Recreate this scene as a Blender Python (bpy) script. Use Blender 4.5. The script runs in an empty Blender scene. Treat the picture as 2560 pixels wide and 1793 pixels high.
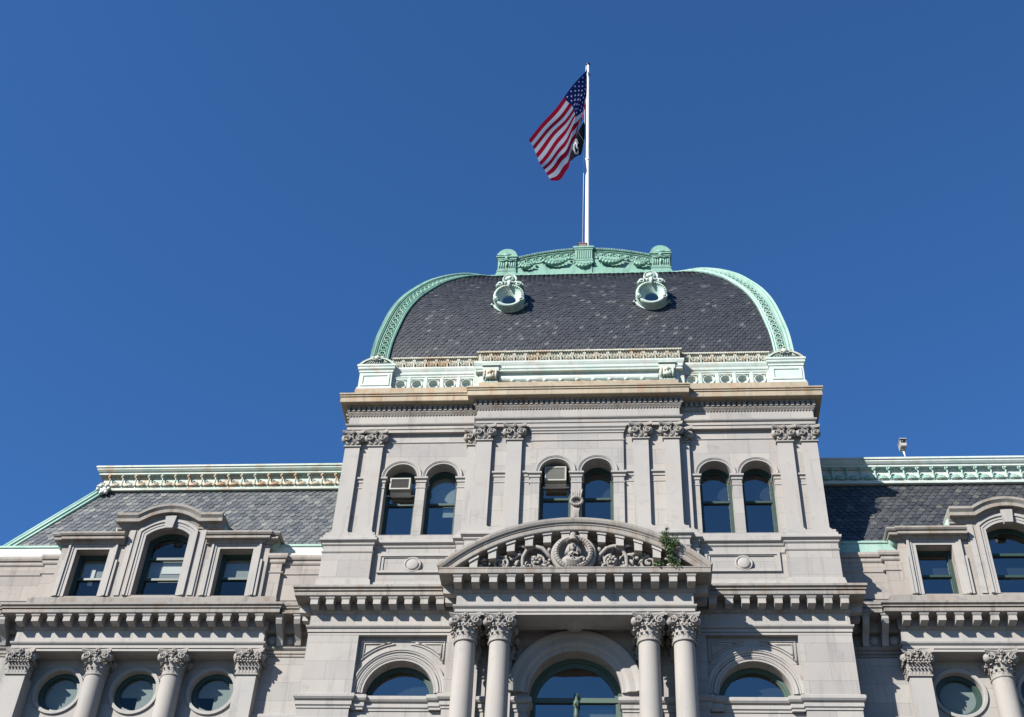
import bpy, math, random
from mathutils import Vector, Matrix
random.seed(7)
C = bpy.context.scene
# ------------------------------------------------------------------ camera, sky, sun, exposure
cam_d = bpy.data.cameras.new('camera'); cam = bpy.data.objects.new('camera', cam_d)
C.collection.objects.link(cam); C.camera = cam
cam_d.sensor_width = 36.0; cam_d.lens = 3276.19/2560*36.0; cam_d.clip_end = 3000; cam_d.clip_start = 0.5
PI_, YA, RO = 0.7307145, -0.1098652, 0.0560244
_cp,_sp,_cy,_sy = math.cos(PI_),math.sin(PI_),math.cos(YA),math.sin(YA)
_f = Vector((_sy*_cp,_cy*_cp,_sp)); _r = Vector((_cy,-_sy,0)); _u = _r.cross(_f)
_c,_s = math.cos(RO),math.sin(RO)
_r2 = _c*_r+_s*_u; _u2 = -_s*_r+_c*_u
m = Matrix((( _r2.x,_u2.x,-_f.x,1.5655),(_r2.y,_u2.y,-_f.y,-38.0),(_r2.z,_u2.z,-_f.z,1.6),(0,0,0,1)))
cam.matrix_world = m
SUN = Vector((-0.93,-1.0,0.90)).normalized()            # towards the sun
W = bpy.data.worlds.new('World'); C.world = W; W.use_nodes = True
nt = W.node_tree; nt.nodes.clear()
sky = nt.nodes.new('ShaderNodeTexSky'); sky.sky_type = 'NISHITA'; sky.sun_disc = False
sky.sun_elevation = math.asin(SUN.z); sky.sun_rotation = math.atan2(SUN.x, SUN.y)
sky.air_density = 1.0; sky.dust_density = 0.0; sky.ozone_density = 6.0; sky.altitude = 0
bg = nt.nodes.new('ShaderNodeBackground'); bg.inputs[1].default_value = 0.05
wo = nt.nodes.new('ShaderNodeOutputWorld')
tm = nt.nodes.new('ShaderNodeMix'); tm.data_type='RGBA'; tm.blend_type='MULTIPLY'; tm.inputs[0].default_value=1.0
tm.inputs[7].default_value=(0.625,1.02,1.35,1.0)
nt.links.new(sky.outputs[0], tm.inputs[6]); nt.links.new(tm.outputs[2], bg.inputs[0]); nt.links.new(bg.outputs[0], wo.inputs[0])
sd = bpy.data.lights.new('sun','SUN'); so = bpy.data.objects.new('sun', sd); C.collection.objects.link(so)
sd.energy = 5.0; sd.angle = math.radians(0.5); sd.color = (1.0,0.95,0.875)
so.rotation_euler = (-SUN).to_track_quat('-Z','Y').to_euler(); so.location = SUN*200
C.view_settings.view_transform = 'Standard'; C.view_settings.look = 'None'
C.view_settings.exposure = 1.31; C.view_settings.gamma = 1.0
C.render.engine = 'CYCLES'; C.cycles.max_bounces = 6; C.cycles.transparent_max_bounces = 8

# ------------------------------------------------------------------ materials
class NT:
    def __init__(s, name):
        s.m = bpy.data.materials.new(name); s.m.use_nodes = True; s.t = s.m.node_tree; s.t.nodes.clear()
        s.out = s.n('ShaderNodeOutputMaterial')
    def n(s, k, **kw):
        x = s.t.nodes.new(k)
        for a,b in kw.items(): setattr(x,a,b)
        return x
    def l(s, a, b): s.t.links.new(a,b)
    def math(s, op, a, b=None, clamp=False):
        x = s.n('ShaderNodeMath', operation=op, use_clamp=clamp)
        for i,v in enumerate((a,b)):
            if v is None: continue
            if isinstance(v,(int,float)): x.inputs[i].default_value = v
            else: s.l(v,x.inputs[i])
        return x.outputs[0]
    def mix(s, f, a, b, mode='MIX'):
        x = s.n('ShaderNodeMix', data_type='RGBA', blend_type=mode)
        for i,v in ((0,f),(6,a),(7,b)):
            if isinstance(v,(int,float)): x.inputs[i].default_value = v
            elif isinstance(v,tuple): x.inputs[i].default_value = (*v,1) if len(v)==3 else v
            else: s.l(v,x.inputs[i])
        return x.outputs[2]
    def pos(s): return s.n('ShaderNodeNewGeometry').outputs['Position']
    def mapped(s, scale, vec=None, loc=(0,0,0)):
        mp = s.n('ShaderNodeMapping'); mp.inputs['Scale'].default_value = scale; mp.inputs['Location'].default_value = loc
        s.l(vec or s.pos(), mp.inputs['Vector']); return mp.outputs[0]
    def noise(s, scale, vec=None, detail=4, rough=0.55):
        x = s.n('ShaderNodeTexNoise'); x.inputs['Scale'].default_value = scale; x.inputs['Detail'].default_value = detail
        x.inputs['Roughness'].default_value = rough
        s.l(vec or s.pos(), x.inputs['Vector']); return x.outputs['Fac']
    def ramp(s, f, a, b, ca=(0,0,0), cb=(1,1,1)):
        x = s.n('ShaderNodeMapRange', clamp=True); x.inputs[1].default_value=a; x.inputs[2].default_value=b
        s.l(f,x.inputs[0]); return x.outputs[0]
    def bump(s, h, strength=0.3, dist=0.02):
        x = s.n('ShaderNodeBump'); x.inputs['Strength'].default_value=strength; x.inputs['Distance'].default_value=dist
        s.l(h,x.inputs['Height']); return x.outputs[0]
    def bsdf(s, col, rough=0.8, normal=None, metal=0, spec=0.3):
        b = s.n('ShaderNodeBsdfPrincipled')
        if isinstance(col,tuple): b.inputs['Base Color'].default_value=(*col,1)
        else: s.l(col,b.inputs['Base Color'])
        if isinstance(rough,(int,float)): b.inputs['Roughness'].default_value=rough
        else: s.l(rough,b.inputs['Roughness'])
        b.inputs['Metallic'].default_value=metal; b.inputs['Specular IOR Level'].default_value=spec
        if normal is not None: s.l(normal,b.inputs['Normal'])
        s.l(b.outputs[0],s.out.inputs[0]); return b

def stone(name, col, joints=True, warm=0.0, grime=0.25, rowh=0.655, bw=1.45, stain=0.0, rust=(0.19,0.08,0.03), jstr=0.36):
    N = NT(name); P = N.pos()
    sep = N.n('ShaderNodeSeparateXYZ'); N.l(P,sep.inputs[0])
    u = N.math('ADD', sep.outputs[0], sep.outputs[1])
    cx = N.n('ShaderNodeCombineXYZ'); N.l(u,cx.inputs[0]); N.l(sep.outputs[2],cx.inputs[1])
    c = tuple(v*0.56 for v in col)
    big = N.ramp(N.noise(0.45,detail=3),0.35,0.65)
    base = N.mix(big, tuple(v*0.93 for v in c), (c[0]*1.05,c[1]*1.03,c[2]*1.00))
    pink = N.ramp(N.noise(0.9,N.mapped((1,1,0.6),loc=(11,3,5)),detail=4),0.52,0.72)
    base = N.mix(N.math('MULTIPLY',pink,0.45), base, (c[0]*1.02,c[1]*0.90,c[2]*0.83))
    fine = N.noise(14,detail=6,rough=0.7)
    base = N.mix(N.math('MULTIPLY',N.ramp(fine,0.35,0.7),0.18), base, tuple(v*0.72 for v in c))
    # vertical weather streaks
    st = N.noise(1.0,N.mapped((3.6,3.6,0.32)),detail=5,rough=0.65)
    base = N.mix(N.math('MULTIPLY',N.ramp(st,0.54,0.74),grime), base, tuple(v*0.52 for v in c))
    blot = N.ramp(N.noise(1.7,N.mapped((1,1,1.6),loc=(3,7,1)),detail=6,rough=0.7),0.56,0.78)
    base = N.mix(N.math('MULTIPLY',blot,grime*0.9), base, (c[0]*0.50,c[1]*0.50,c[2]*0.52))
    if stain>0:
        s2 = N.ramp(N.noise(1.0,N.mapped((2.2,2.2,0.25),loc=(5,1,9)),detail=5,rough=0.6),0.50,0.70)
        base = N.mix(N.math('MULTIPLY',s2,stain), base, rust)
        s3 = N.ramp(N.noise(1.0,N.mapped((4.5,4.5,0.5),loc=(8,2,4)),detail=4),0.55,0.7)
        base = N.mix(N.math('MULTIPLY',s3,stain*0.6), base, (0.07,0.075,0.04))
    h = fine
    if joints:
        br = N.n('ShaderNodeTexBrick'); br.offset=0.5; br.inputs['Scale'].default_value=1
        br.inputs['Brick Width'].default_value=bw; br.inputs['Row Height'].default_value=rowh
        br.inputs['Mortar Size'].default_value=0.008; br.inputs['Mortar Smooth'].default_value=0.3
        br.inputs['Color1'].default_value=(0.89,0.89,0.90,1); br.inputs['Color2'].default_value=(1.06,1.05,1.03,1)
        br.inputs['Mortar'].default_value=(1-jstr,)*3+(1,)
        N.l(cx.outputs[0],br.inputs['Vector'])
        base = N.mix(1.0, base, br.outputs['Color'], 'MULTIPLY')
    N.bsdf(base, 0.85, N.bump(h,0.25,0.012), spec=0.2)
    return N.m

def copper(name, c1, c2, rust=0.3, dark=0.25, rt=0.52):
    N = NT(name); c1=tuple(v*0.56 for v in c1); c2=tuple(v*0.56 for v in c2)
    a = N.ramp(N.noise(1.6,detail=5,rough=0.65),0.38,0.62)
    base = N.mix(a, c1, c2)
    st = N.ramp(N.noise(1.0,N.mapped((5,5,0.5)),detail=5,rough=0.65),0.50,0.72)
    base = N.mix(N.math('MULTIPLY',st,dark), base, tuple(v*0.38 for v in c1))
    pt = N.ramp(N.noise(0.8,detail=7,rough=0.75),0.50,0.64)
    base = N.mix(N.math('MULTIPLY',pt,dark*0.55), base, tuple(v*0.55 for v in c1))
    ru = N.ramp(N.noise(1.3,N.mapped((1,1,1.2),loc=(2,9,6)),detail=7,rough=0.75),rt,rt+.16)
    base = N.mix(N.math('MULTIPLY',ru,rust), base, (0.26,0.13,0.05))
    fine = N.noise(20,detail=5,rough=0.7)
    base = N.mix(N.math('MULTIPLY',N.ramp(fine,0.4,0.7),0.25), base, tuple(v*0.65 for v in c1))
    N.bsdf(base, 0.62, N.bump(fine,0.3,0.01), spec=0.35)
    return N.m

def slate(name, ca, cb, cc):
    N = NT(name); ca,cb,cc=[tuple(v*0.66 for v in q) for q in (ca,cb,cc)]
    at = N.n('ShaderNodeAttribute', attribute_name='tint'); t = at.outputs['Fac']
    base = N.mix(N.ramp(t,0.0,0.8), ca, cb)
    base = N.mix(N.ramp(t,0.93,1.03), base, cc)
    lich = N.ramp(N.noise(2.2,detail=7,rough=0.75),0.56,0.72)
    base = N.mix(N.math('MULTIPLY',lich,0.33), base, cc)
    fine = N.noise(9,detail=5,rough=0.7)
    base = N.mix(N.math('MULTIPLY',N.ramp(fine,0.4,0.7),0.35), base, tuple(v*0.6 for v in ca))
    N.bsdf(base, 0.5, N.bump(fine,0.3,0.008), spec=0.5)
    return N.m

def plain(name, col, rough=0.6, metal=0, spec=0.4, var=0.15):
    N = NT(name); col=tuple(v*0.66 for v in col)
    n_ = N.noise(6,detail=5,rough=0.7)
    base = N.mix(N.math('MULTIPLY',N.ramp(n_,0.4,0.7),var), col, tuple(v*0.45 for v in col))
    N.bsdf(base, rough, N.bump(n_,0.1,0.005), metal, spec); return N.m

def glass(name, refl=0.32, tint=(0.55,0.62,0.62)):
    N = NT(name)
    tr = N.n('ShaderNodeBsdfTransparent'); tr.inputs[0].default_value=(*tint,1)
    gl = N.n('ShaderNodeBsdfGlossy'); gl.inputs['Roughness'].default_value=0.03; gl.inputs[0].default_value=(0.78,0.72,0.64,1)
    wav = N.noise(1.1,detail=2); N.l(N.bump(wav,0.06,0.05),gl.inputs['Normal'])
    fr = N.n('ShaderNodeLayerWeight')
    f = N.math('ADD', N.math('MULTIPLY',N.math('POWER',fr.outputs['Facing'],5.0),0.9), refl+0.05, clamp=True)
    mx = N.n('ShaderNodeMixShader'); N.l(f,mx.inputs[0]); N.l(tr.outputs[0],mx.inputs[1]); N.l(gl.outputs[0],mx.inputs[2])
    N.l(mx.outputs[0],N.out.inputs[0]); return N.m

M_ST  = stone('grey_granite', (0.445,0.43,0.41), grime=.55)
M_STP = stone('grey_granite_smooth', (0.455,0.44,0.42), grime=.55, joints=False)
M_ATT = stone('attic_granite', (0.42,0.39,0.36), grime=.65, rowh=0.62, bw=1.0, warm=0.2)
M_COR = stone('cornice_granite', (0.37,0.35,0.325), rowh=50, bw=2.1, grime=0.95, stain=0.5, rust=(0.14,0.085,0.045))
M_COR2= stone('tower_cornice_sandstone', (0.50,0.435,0.33), rowh=50, bw=1.5, grime=0.45, stain=0.5, rust=(0.25,0.12,0.05))
M_CAP = stone('carved_granite', (0.38,0.36,0.335), joints=False, grime=0.7)
M_COL = stone('polished_column_granite', (0.43,0.41,0.385), joints=False, grime=0.3)
M_CW  = copper('pale_verdigris_copper', (0.58,0.71,0.64), (0.76,0.80,0.74), rust=0.45, dark=0.18)
M_CWR = copper('rusty_verdigris_copper', (0.46,0.60,0.51), (0.66,0.69,0.60), rust=0.75, dark=0.3)
M_CD = copper('dormer_verdigris_copper', (0.42,0.60,0.52), (0.62,0.74,0.67), rust=0.2, dark=0.35)
M_RF = copper('cream_rusted_copper', (0.48,0.50,0.40), (0.66,0.66,0.56), rust=0.8, dark=0.4, rt=.48)
M_CRU = copper('rust_stained_copper', (0.40,0.55,0.46), (0.74,0.76,0.66), rust=0.95, dark=0.6, rt=0.39)
M_SL3 = slate('sheen_toned_wing_slate', (0.05,0.06,0.075), (0.14,0.15,0.15), (0.26,0.26,0.22))  # left wing: sun sheen put into a paler slate colour, also greener and varied
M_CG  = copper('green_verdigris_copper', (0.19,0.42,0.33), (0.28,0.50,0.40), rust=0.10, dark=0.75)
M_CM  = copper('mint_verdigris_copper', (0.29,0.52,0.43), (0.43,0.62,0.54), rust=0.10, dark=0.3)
M_SL  = slate('dome_slate', (0.0195,0.0235,0.031), (0.036,0.041,0.050), (0.15,0.16,0.155))
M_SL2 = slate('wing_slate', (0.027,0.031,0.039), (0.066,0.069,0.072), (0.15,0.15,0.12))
M_FR  = plain('green_window_paint', (0.030,0.060,0.050), 0.45)
M_FR2 = plain('faded_green_window_paint', (0.055,0.10,0.078), 0.6)
M_GL  = glass('window_glass', 0.22)
M_GLD = glass('oculus_glass', 0.0, (0.8,0.85,0.85))
M_GLM = glass('attic_glass', 0.06, (0.85,0.88,0.88))
M_IN  = plain('dark_interior', (0.05,0.05,0.05), 0.9)
M_BL  = plain('pale_blind', (0.62,0.62,0.58), 0.9)
M_BLG = plain('grey_green_blind', (0.25,0.275,0.26), 0.9)
M_BLB = plain('dim_blind', (0.06,0.07,0.09), 0.9)
M_POLE= plain('white_painted_metal', (0.85,0.85,0.85), 0.35, var=0.05)
M_GREYM=plain('pale_grey_plastic',(0.42,0.42,0.40),.5)
M_AC  = plain('beige_grey_metal', (0.36,0.36,0.31), 0.5)
M_ACD = plain('dark_grille_metal', (0.10,0.09,0.085), 0.6)
M_LEAF= plain('leaf_green', (0.075,0.155,0.028), 0.55, var=0.5)
M_LEAF2=plain('leaf_dark_green', (0.035,0.085,0.02), 0.55, var=0.5)
M_TWIG= plain('twig_brown', (0.10,0.07,0.045), 0.8)
def cloth(name,col):
    N=NT(name); n_=N.noise(3,detail=3); c=N.mix(N.math('MULTIPLY',n_,.2),col,tuple(v*.7 for v in col))
    d=N.n('ShaderNodeBsdfDiffuse'); t_=N.n('ShaderNodeBsdfTranslucent'); N.l(c,d.inputs[0]); N.l(c,t_.inputs[0])
    mx=N.n('ShaderNodeMixShader'); mx.inputs[0].default_value=.30; N.l(d.outputs[0],mx.inputs[1]); N.l(t_.outputs[0],mx.inputs[2]); N.l(mx.outputs[0],N.out.inputs[0]); return N.m
M_RED=cloth('flag_red',(0.34,0.010,0.030)); M_WHT=cloth('flag_white',(0.55,0.55,0.58)); M_BLU=cloth('flag_blue',(0.012,0.020,0.10))
M_BLK = cloth('flag_black', (0.006,0.008,0.012))
M_DK  = plain('dark_plastic', (0.02,0.02,0.022), 0.4)
M_BRN = plain('brown_weathered_metal', (0.17,0.12,0.10), 0.7)

# ------------------------------------------------------------------ mesh builder (x, p = distance towards the street, z)
class MB:
    def __init__(s, sx=1): s.v=[]; s.f=[]; s.mi=[]; s.sx=sx; s.t=[]; s.smooth=set(); s.off=(0,0,0)
    def add(s, vs, fs, mi=0, sm=False, tint=0.0):
        o=len(s.v); ox,op,oz=s.off
        s.v += [(x+ox,-(p+op),z+oz) for x,p,z in vs]; s.t += [tint]*len(vs)
        for f in fs:
            if sm: s.smooth.add(len(s.f))
            s.f.append([o+i for i in f]); s.mi.append(mi)
    def box(s,x0,x1,p0,p1,z0,z1,mi=0):
        if x0>x1:x0,x1=x1,x0
        if p0>p1:p0,p1=p1,p0
        s.add([(x0,p0,z0),(x1,p0,z0),(x1,p1,z0),(x0,p1,z0),(x0,p0,z1),(x1,p0,z1),(x1,p1,z1),(x0,p1,z1)],
              [(0,1,2,3),(4,7,6,5),(0,4,5,1),(1,5,6,2),(2,6,7,3),(3,7,4,0)],mi)
    def prism(s, pts, p0, p1, mi=0):           # outline in x,z extruded from p0 (back) to p1 (front)
        n=len(pts); v=[(x,p0,z) for x,z in pts]+[(x,p1,z) for x,z in pts]
        s.add(v,[list(range(n)),list(range(2*n-1,n-1,-1))]+[(i,i+n,(i+1)%n+n,(i+1)%n) for i in range(n)],mi)
    def prism_yz(s, pts, x0, x1, mi=0):        # outline in p,z extruded along x
        n=len(pts); v=[(x0,a,z) for a,z in pts]+[(x1,a,z) for a,z in pts]
        s.add(v,[list(range(n-1,-1,-1)),list(range(n,2*n))]+[(i,(i+1)%n,(i+1)%n+n,i+n) for i in range(n)],mi)
    def ringprism(s, outer, inner, p0, p1, closed=True, mi=0):
        n=len(outer); v=[(x,p0,z) for x,z in outer]+[(x,p1,z) for x,z in outer]+[(x,p0,z) for x,z in inner]+[(x,p1,z) for x,z in inner]
        f=[]; rng=range(n) if closed else range(n-1)
        for i in rng:
            j=(i+1)%n
            f += [(i,j,j+n,i+n),(2*n+i,3*n+i,3*n+j,2*n+j),(n+i,n+j,3*n+j,3*n+i),(i,2*n+i,2*n+j,j)]
        if not closed: f += [(0,n,3*n,2*n),(n-1,3*n-1,4*n-1,2*n-1)]
        s.add(v,f,mi)
    def sweep(s, path, prof, mi=0):
        P=[Vector(q) for q in path]; n=len(P); L=len(prof); nm=[]
        for i in range(n-1):
            d=(P[i+1]-P[i]).normalized(); nm.append(Vector((-d.y,d.x)))
        v=[]
        for i in range(n):
            if i==0: mt=nm[0]
            elif i==n-1: mt=nm[-1]
            else: mt=(nm[i-1]+nm[i])/(1+nm[i-1].dot(nm[i]))
            for o,z in prof: q=P[i]+mt*o; v.append((q.x,q.y,z))
        f=[]
        for i in range(n-1):
            for j in range(L-1): f.append((i*L+j,(i+1)*L+j,(i+1)*L+j+1,i*L+j+1))
        f += [list(range(L)), [(n-1)*L+j for j in range(L-1,-1,-1)]]
        s.add(v,f,mi)
    def arcsweep(s, cx, cz, prof, a0, a1, n=40, mi=0, caps=True):   # prof: list of (p, r); closed outline
        L=len(prof); v=[]
        for i in range(n+1):
            a=a0+(a1-a0)*i/n; c,si=math.cos(a),math.sin(a)
            for p,r in prof: v.append((cx+r*c,p,cz+r*si))
        f=[]
        for i in range(n):
            for j in range(L):
                k=(j+1)%L; f.append((i*L+j,i*L+k,(i+1)*L+k,(i+1)*L+j))
        if caps: f += [list(range(L)),[n*L+j for j in range(L-1,-1,-1)]]
        s.add(v,f,mi)
    def ribbon(s, path, prof, mi=0):            # profile (p, up) swept along a path in x,z
        P=[Vector(q) for q in path]; n=len(P); L=len(prof); v=[]
        nm=[]
        for i in range(n-1):
            d=(P[i+1]-P[i]).normalized(); nm.append(Vector((-d.y,d.x)))
        for i in range(n):
            mt=nm[0] if i==0 else nm[-1] if i==n-1 else (nm[i-1]+nm[i])/(1+nm[i-1].dot(nm[i]))
            for p,r in prof: q=P[i]+mt*r; v.append((q.x,p,q.y))
        f=[(i*L+j,i*L+(j+1)%L,(i+1)*L+(j+1)%L,(i+1)*L+j) for i in range(n-1) for j in range(L)]
        s.add(v,f+[list(range(L)),[(n-1)*L+j for j in range(L-1,-1,-1)]],mi)
    def lathe(s, cx, cp, prof, n=20, mi=0, a0=0, a1=2*math.pi, sm=True):   # prof (r,z)
        full=abs(a1-a0-2*math.pi)<1e-6; m_=n if full else n+1; v=[]
        for r,z in prof:
            for i in range(m_):
                a=a0+(a1-a0)*i/n; v.append((cx+r*math.cos(a),cp+r*math.sin(a),z))
        f=[]
        for j in range(len(prof)-1):
            for i in range(n):
                k=(i+1)%m_ if full else i+1
                f.append((j*m_+i,j*m_+k,(j+1)*m_+k,(j+1)*m_+i))
        s.add(v,f,mi,sm)
    def lathe_p(s, cx, cz, prof, n=28, mi=0, sm=True):    # axis along p, prof (r,p)
        v=[]
        for q in prof:
            r,p=q[:2]; dz=q[2] if len(q)>2 else 0
            for i in range(n):
                a=2*math.pi*i/n; v.append((cx+r*math.cos(a),p,cz+dz+r*math.sin(a)))
        f=[(j*n+i,j*n+(i+1)%n,(j+1)*n+(i+1)%n,(j+1)*n+i) for j in range(len(prof)-1) for i in range(n)]
        s.add(v,f,mi,sm)
    def tube(s, pts, r, n=6, mi=0, sm=True, flat=1.0):
        P=[Vector(q) for q in pts]; v=[]; N_=len(P)
        for i,q in enumerate(P):
            d=(P[min(i+1,N_-1)]-P[max(i-1,0)]).normalized()
            up=Vector((0,1,0)) if abs(d.y)<0.9 else Vector((1,0,0))
            a=d.cross(up).normalized(); b=a.cross(d).normalized()
            rr=r[i] if isinstance(r,(list,tuple)) else r
            for k in range(n):
                t=2*math.pi*k/n; w=q+a*(rr*math.cos(t))+b*(rr*flat*math.sin(t)); v.append(tuple(w))
        f=[(i*n+k,i*n+(k+1)%n,(i+1)*n+(k+1)%n,(i+1)*n+k) for i in range(N_-1) for k in range(n)]
        f += [list(range(n-1,-1,-1)),[(N_-1)*n+k for k in range(n)]]
        s.add(v,f,mi,sm)
    def ball(s, c, r, n=8, mi=0):
        rx,rp,rz = r if isinstance(r,tuple) else (r,r,r); v=[(c[0],c[1],c[2]-rz)]; h=max(3,n//2)
        for j in range(1,h):
            b=math.pi*j/h
            for i in range(n):
                a=2*math.pi*i/n; v.append((c[0]+rx*math.sin(b)*math.cos(a),c[1]+rp*math.sin(b)*math.sin(a),c[2]-rz*math.cos(b)))
        v.append((c[0],c[1],c[2]+rz)); f=[(0,1+(i+1)%n,1+i) for i in range(n)]
        for j in range(h-2):
            for i in range(n): f.append((1+j*n+i,1+j*n+(i+1)%n,1+(j+1)*n+(i+1)%n,1+(j+1)*n+i))
        e=len(v)-1; f += [(1+(h-2)*n+i,1+(h-2)*n+(i+1)%n,e) for i in range(n)]
        s.add(v,f,mi,True)
    def spiral(s, cx, p, cz, R, turns=1.9, hand=1, tr=0.028, start=math.pi/2, n=30, mi=0, side=0, bulge=0.06):
        pts=[]; rs=[]
        for i in range(n+1):
            t=i/n; a=start+hand*t*turns*2*math.pi; r=R*(1-t)**0.9*0.95+R*0.05
            x=r*math.cos(a); z=r*math.sin(a)
            pts.append((cx+x*math.cos(side), p+x*math.sin(side)+bulge*t, cz+z)); rs.append(tr*(1-0.5*t))
        s.tube(pts,rs,5,mi)
    def leaf(s, base, out, h, w, curl=0.5, mi=0):         # upright acanthus tongue curling outward
        b=Vector(base); o=Vector((out[0],out[1],0)).normalized(); t=Vector((-o.y,o.x,0)); v=[]; ks=5
        for i in range(ks+1):
            k=i/ks; zz=h*math.sin(k*2.1)/1.0*0.95 if k<0.75 else h*(math.sin(0.75*2.1)*0.95-(k-0.75)*0.9)
            oo=curl*h*k**2.2; ww=w*0.5*(1-0.55*k)*(1.0+0.25*math.sin(k*9))
            c=b+o*oo+Vector((0,0,zz))
            for sg,dp in ((-1,0),(-0.35,0.02),(0.35,0.02),(1,0)): v.append(tuple(c+t*ww*sg+o*dp))
            v.append(tuple(c-o*0.03))
        f=[]
        for i in range(ks):
            a=i*5; d=(i+1)*5
            f += [(a,a+1,d+1,d),(a+1,a+2,d+2,d+1),(a+2,a+3,d+3,d+2),(a,d,d+4,a+4),(a+3,a+4,d+4,d+3)]
        f.append((ks*5,ks*5+1,ks*5+2,ks*5+3,ks*5+4))
        s.add(v,f,mi)
    def mesh(s, name, mats):
        me=bpy.data.meshes.new(name)
        if s.sx<0:
            vs=[(-x,y,z) for x,y,z in s.v]; fs=[f[::-1] for f in s.f]
        else: vs,fs=s.v,s.f
        me.from_pydata(vs,[],fs)
        for mt in (mats if isinstance(mats,(list,tuple)) else [mats]): me.materials.append(mt)
        me.polygons.foreach_set('material_index',s.mi)
        if s.smooth: me.polygons.foreach_set('use_smooth',[i in s.smooth for i in range(len(fs))])
        if any(s.t):
            a=me.attributes.new('tint','FLOAT','POINT'); a.data.foreach_set('value',s.t)
        me.update(); return me
def link(name, me, parent=None, loc=None, rot=None, label=None, kind=None):
    o=bpy.data.objects.new(name, me); C.collection.objects.link(o)
    if parent: o.parent=parent
    if loc is not None: o.location=loc
    if rot is not None: o.rotation_euler=rot
    if label: o['label']=label
    if kind: o['kind']=kind
    return o
def fixn(me):
    import bmesh
    bm=bmesh.new(); bm.from_mesh(me); bmesh.ops.recalc_face_normals(bm, faces=bm.faces); bm.to_mesh(me); bm.free(); return me
def part(name, b, mats, parent, label=None, fix=True, kind=None):
    me=b.mesh(name,mats)
    if fix: fixn(me)
    return link(name, me, parent, label=label, kind=kind)
def thing(name, label, cat, loc=(0,0,0), group=None):
    o=bpy.data.objects.new(name,None); C.collection.objects.link(o); o.location=loc
    o['label']=label; o['category']=cat
    if group: o['group']=group
    return o
def L3(x,p,z): return (x,-p,z)

hall = thing('city_hall','ornate pale granite city hall with slate dome, columns and carved curved pediment','building')

# ------------------------------------------------------------------ outlines and walls
def o_arch(xc,hw,zs,zt,rise,n=18):
    pts=[(xc-hw,zs),(xc-hw,zt)]
    for i in range(1,n): a=math.pi*(1-i/n); pts.append((xc+hw*math.cos(a),zt+rise*math.sin(a)))
    return pts+[(xc+hw,zt),(xc+hw,zs)]
def o_seg(xc,hw,zs,zt,rise,n=12):
    R=(hw*hw+rise*rise)/(2*rise); cz=zt+rise-R; a0=math.asin(hw/R); pts=[(xc-hw,zs)]
    for i in range(n+1): a=-a0+2*a0*i/n; pts.append((xc+R*math.sin(a),cz+R*math.cos(a)))
    return pts+[(xc+hw,zs)]
def o_circ(xc,zc,r,n=36): return [(xc+r*math.cos(2*math.pi*i/n),zc+r*math.sin(2*math.pi*i/n)) for i in range(n)]
def op_arch(xc,hw,zs,zt,rise=None,n=18):
    rise=hw if rise is None else rise
    xs=[xc-hw*math.cos(math.pi*i/n) for i in range(n+1)]
    return dict(xs=xs,lo=lambda x:zs,hi=lambda x:zt+rise*math.sqrt(max(0,1-((x-xc)/hw)**2)))
def op_seg(xc,hw,zs,zt,rise,n=12):
    R=(hw*hw+rise*rise)/(2*rise); cz=zt+rise-R
    return dict(xs=[xc-hw+2*hw*i/n for i in range(n+1)],lo=lambda x:zs,hi=lambda x:cz+math.sqrt(R*R-(x-xc)**2))
def op_rect(xc,hw,zs,zt): return dict(xs=[xc-hw,xc+hw],lo=lambda x:zs,hi=lambda x:zt)
def op_circ(xc,zc,r,n=28):
    return dict(xs=[xc-r*math.cos(math.pi*i/n) for i in range(n+1)],lo=lambda x:zc-math.sqrt(max(0,r*r-(x-xc)**2)),hi=lambda x:zc+math.sqrt(max(0,r*r-(x-xc)**2)))
def wall(b,x0,x1,z0,z1,p,ops=(),depth=0.5,mi=0):
    x=x0
    def q(xa,za,zb,xb,zc,zd): b.add([(xa,p,za),(xb,p,zc),(xb,p,zd),(xa,p,zb)],[(0,1,2,3)],mi)
    for o in sorted(ops,key=lambda o:o['xs'][0]):
        xs=o['xs']; q(x,z0,z1,xs[0],z0,z1)
        lo=[o['lo'](t) for t in xs]; hi=[o['hi'](t) for t in xs]
        for i in range(len(xs)-1):
            q(xs[i],z0,lo[i],xs[i+1],z0,lo[i+1]); q(xs[i],hi[i],z1,xs[i+1],hi[i+1],z1)
            b.add([(xs[i],p,lo[i]),(xs[i+1],p,lo[i+1]),(xs[i+1],p-depth,lo[i+1]),(xs[i],p-depth,lo[i])],[(0,3,2,1)],mi)
            b.add([(xs[i],p,hi[i]),(xs[i+1],p,hi[i+1]),(xs[i+1],p-depth,hi[i+1]),(xs[i],p-depth,hi[i])],[(0,1,2,3)],mi)
        for k in (0,-1):
            if hi[k]-lo[k]>0.01: b.add([(xs[k],p,lo[k]),(xs[k],p,hi[k]),(xs[k],p-depth,hi[k]),(xs[k],p-depth,lo[k])],[(0,1,2,3)] if k else [(0,3,2,1)],mi)
        x=xs[-1]
    q(x,z0,z1,x1,z0,z1)

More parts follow.
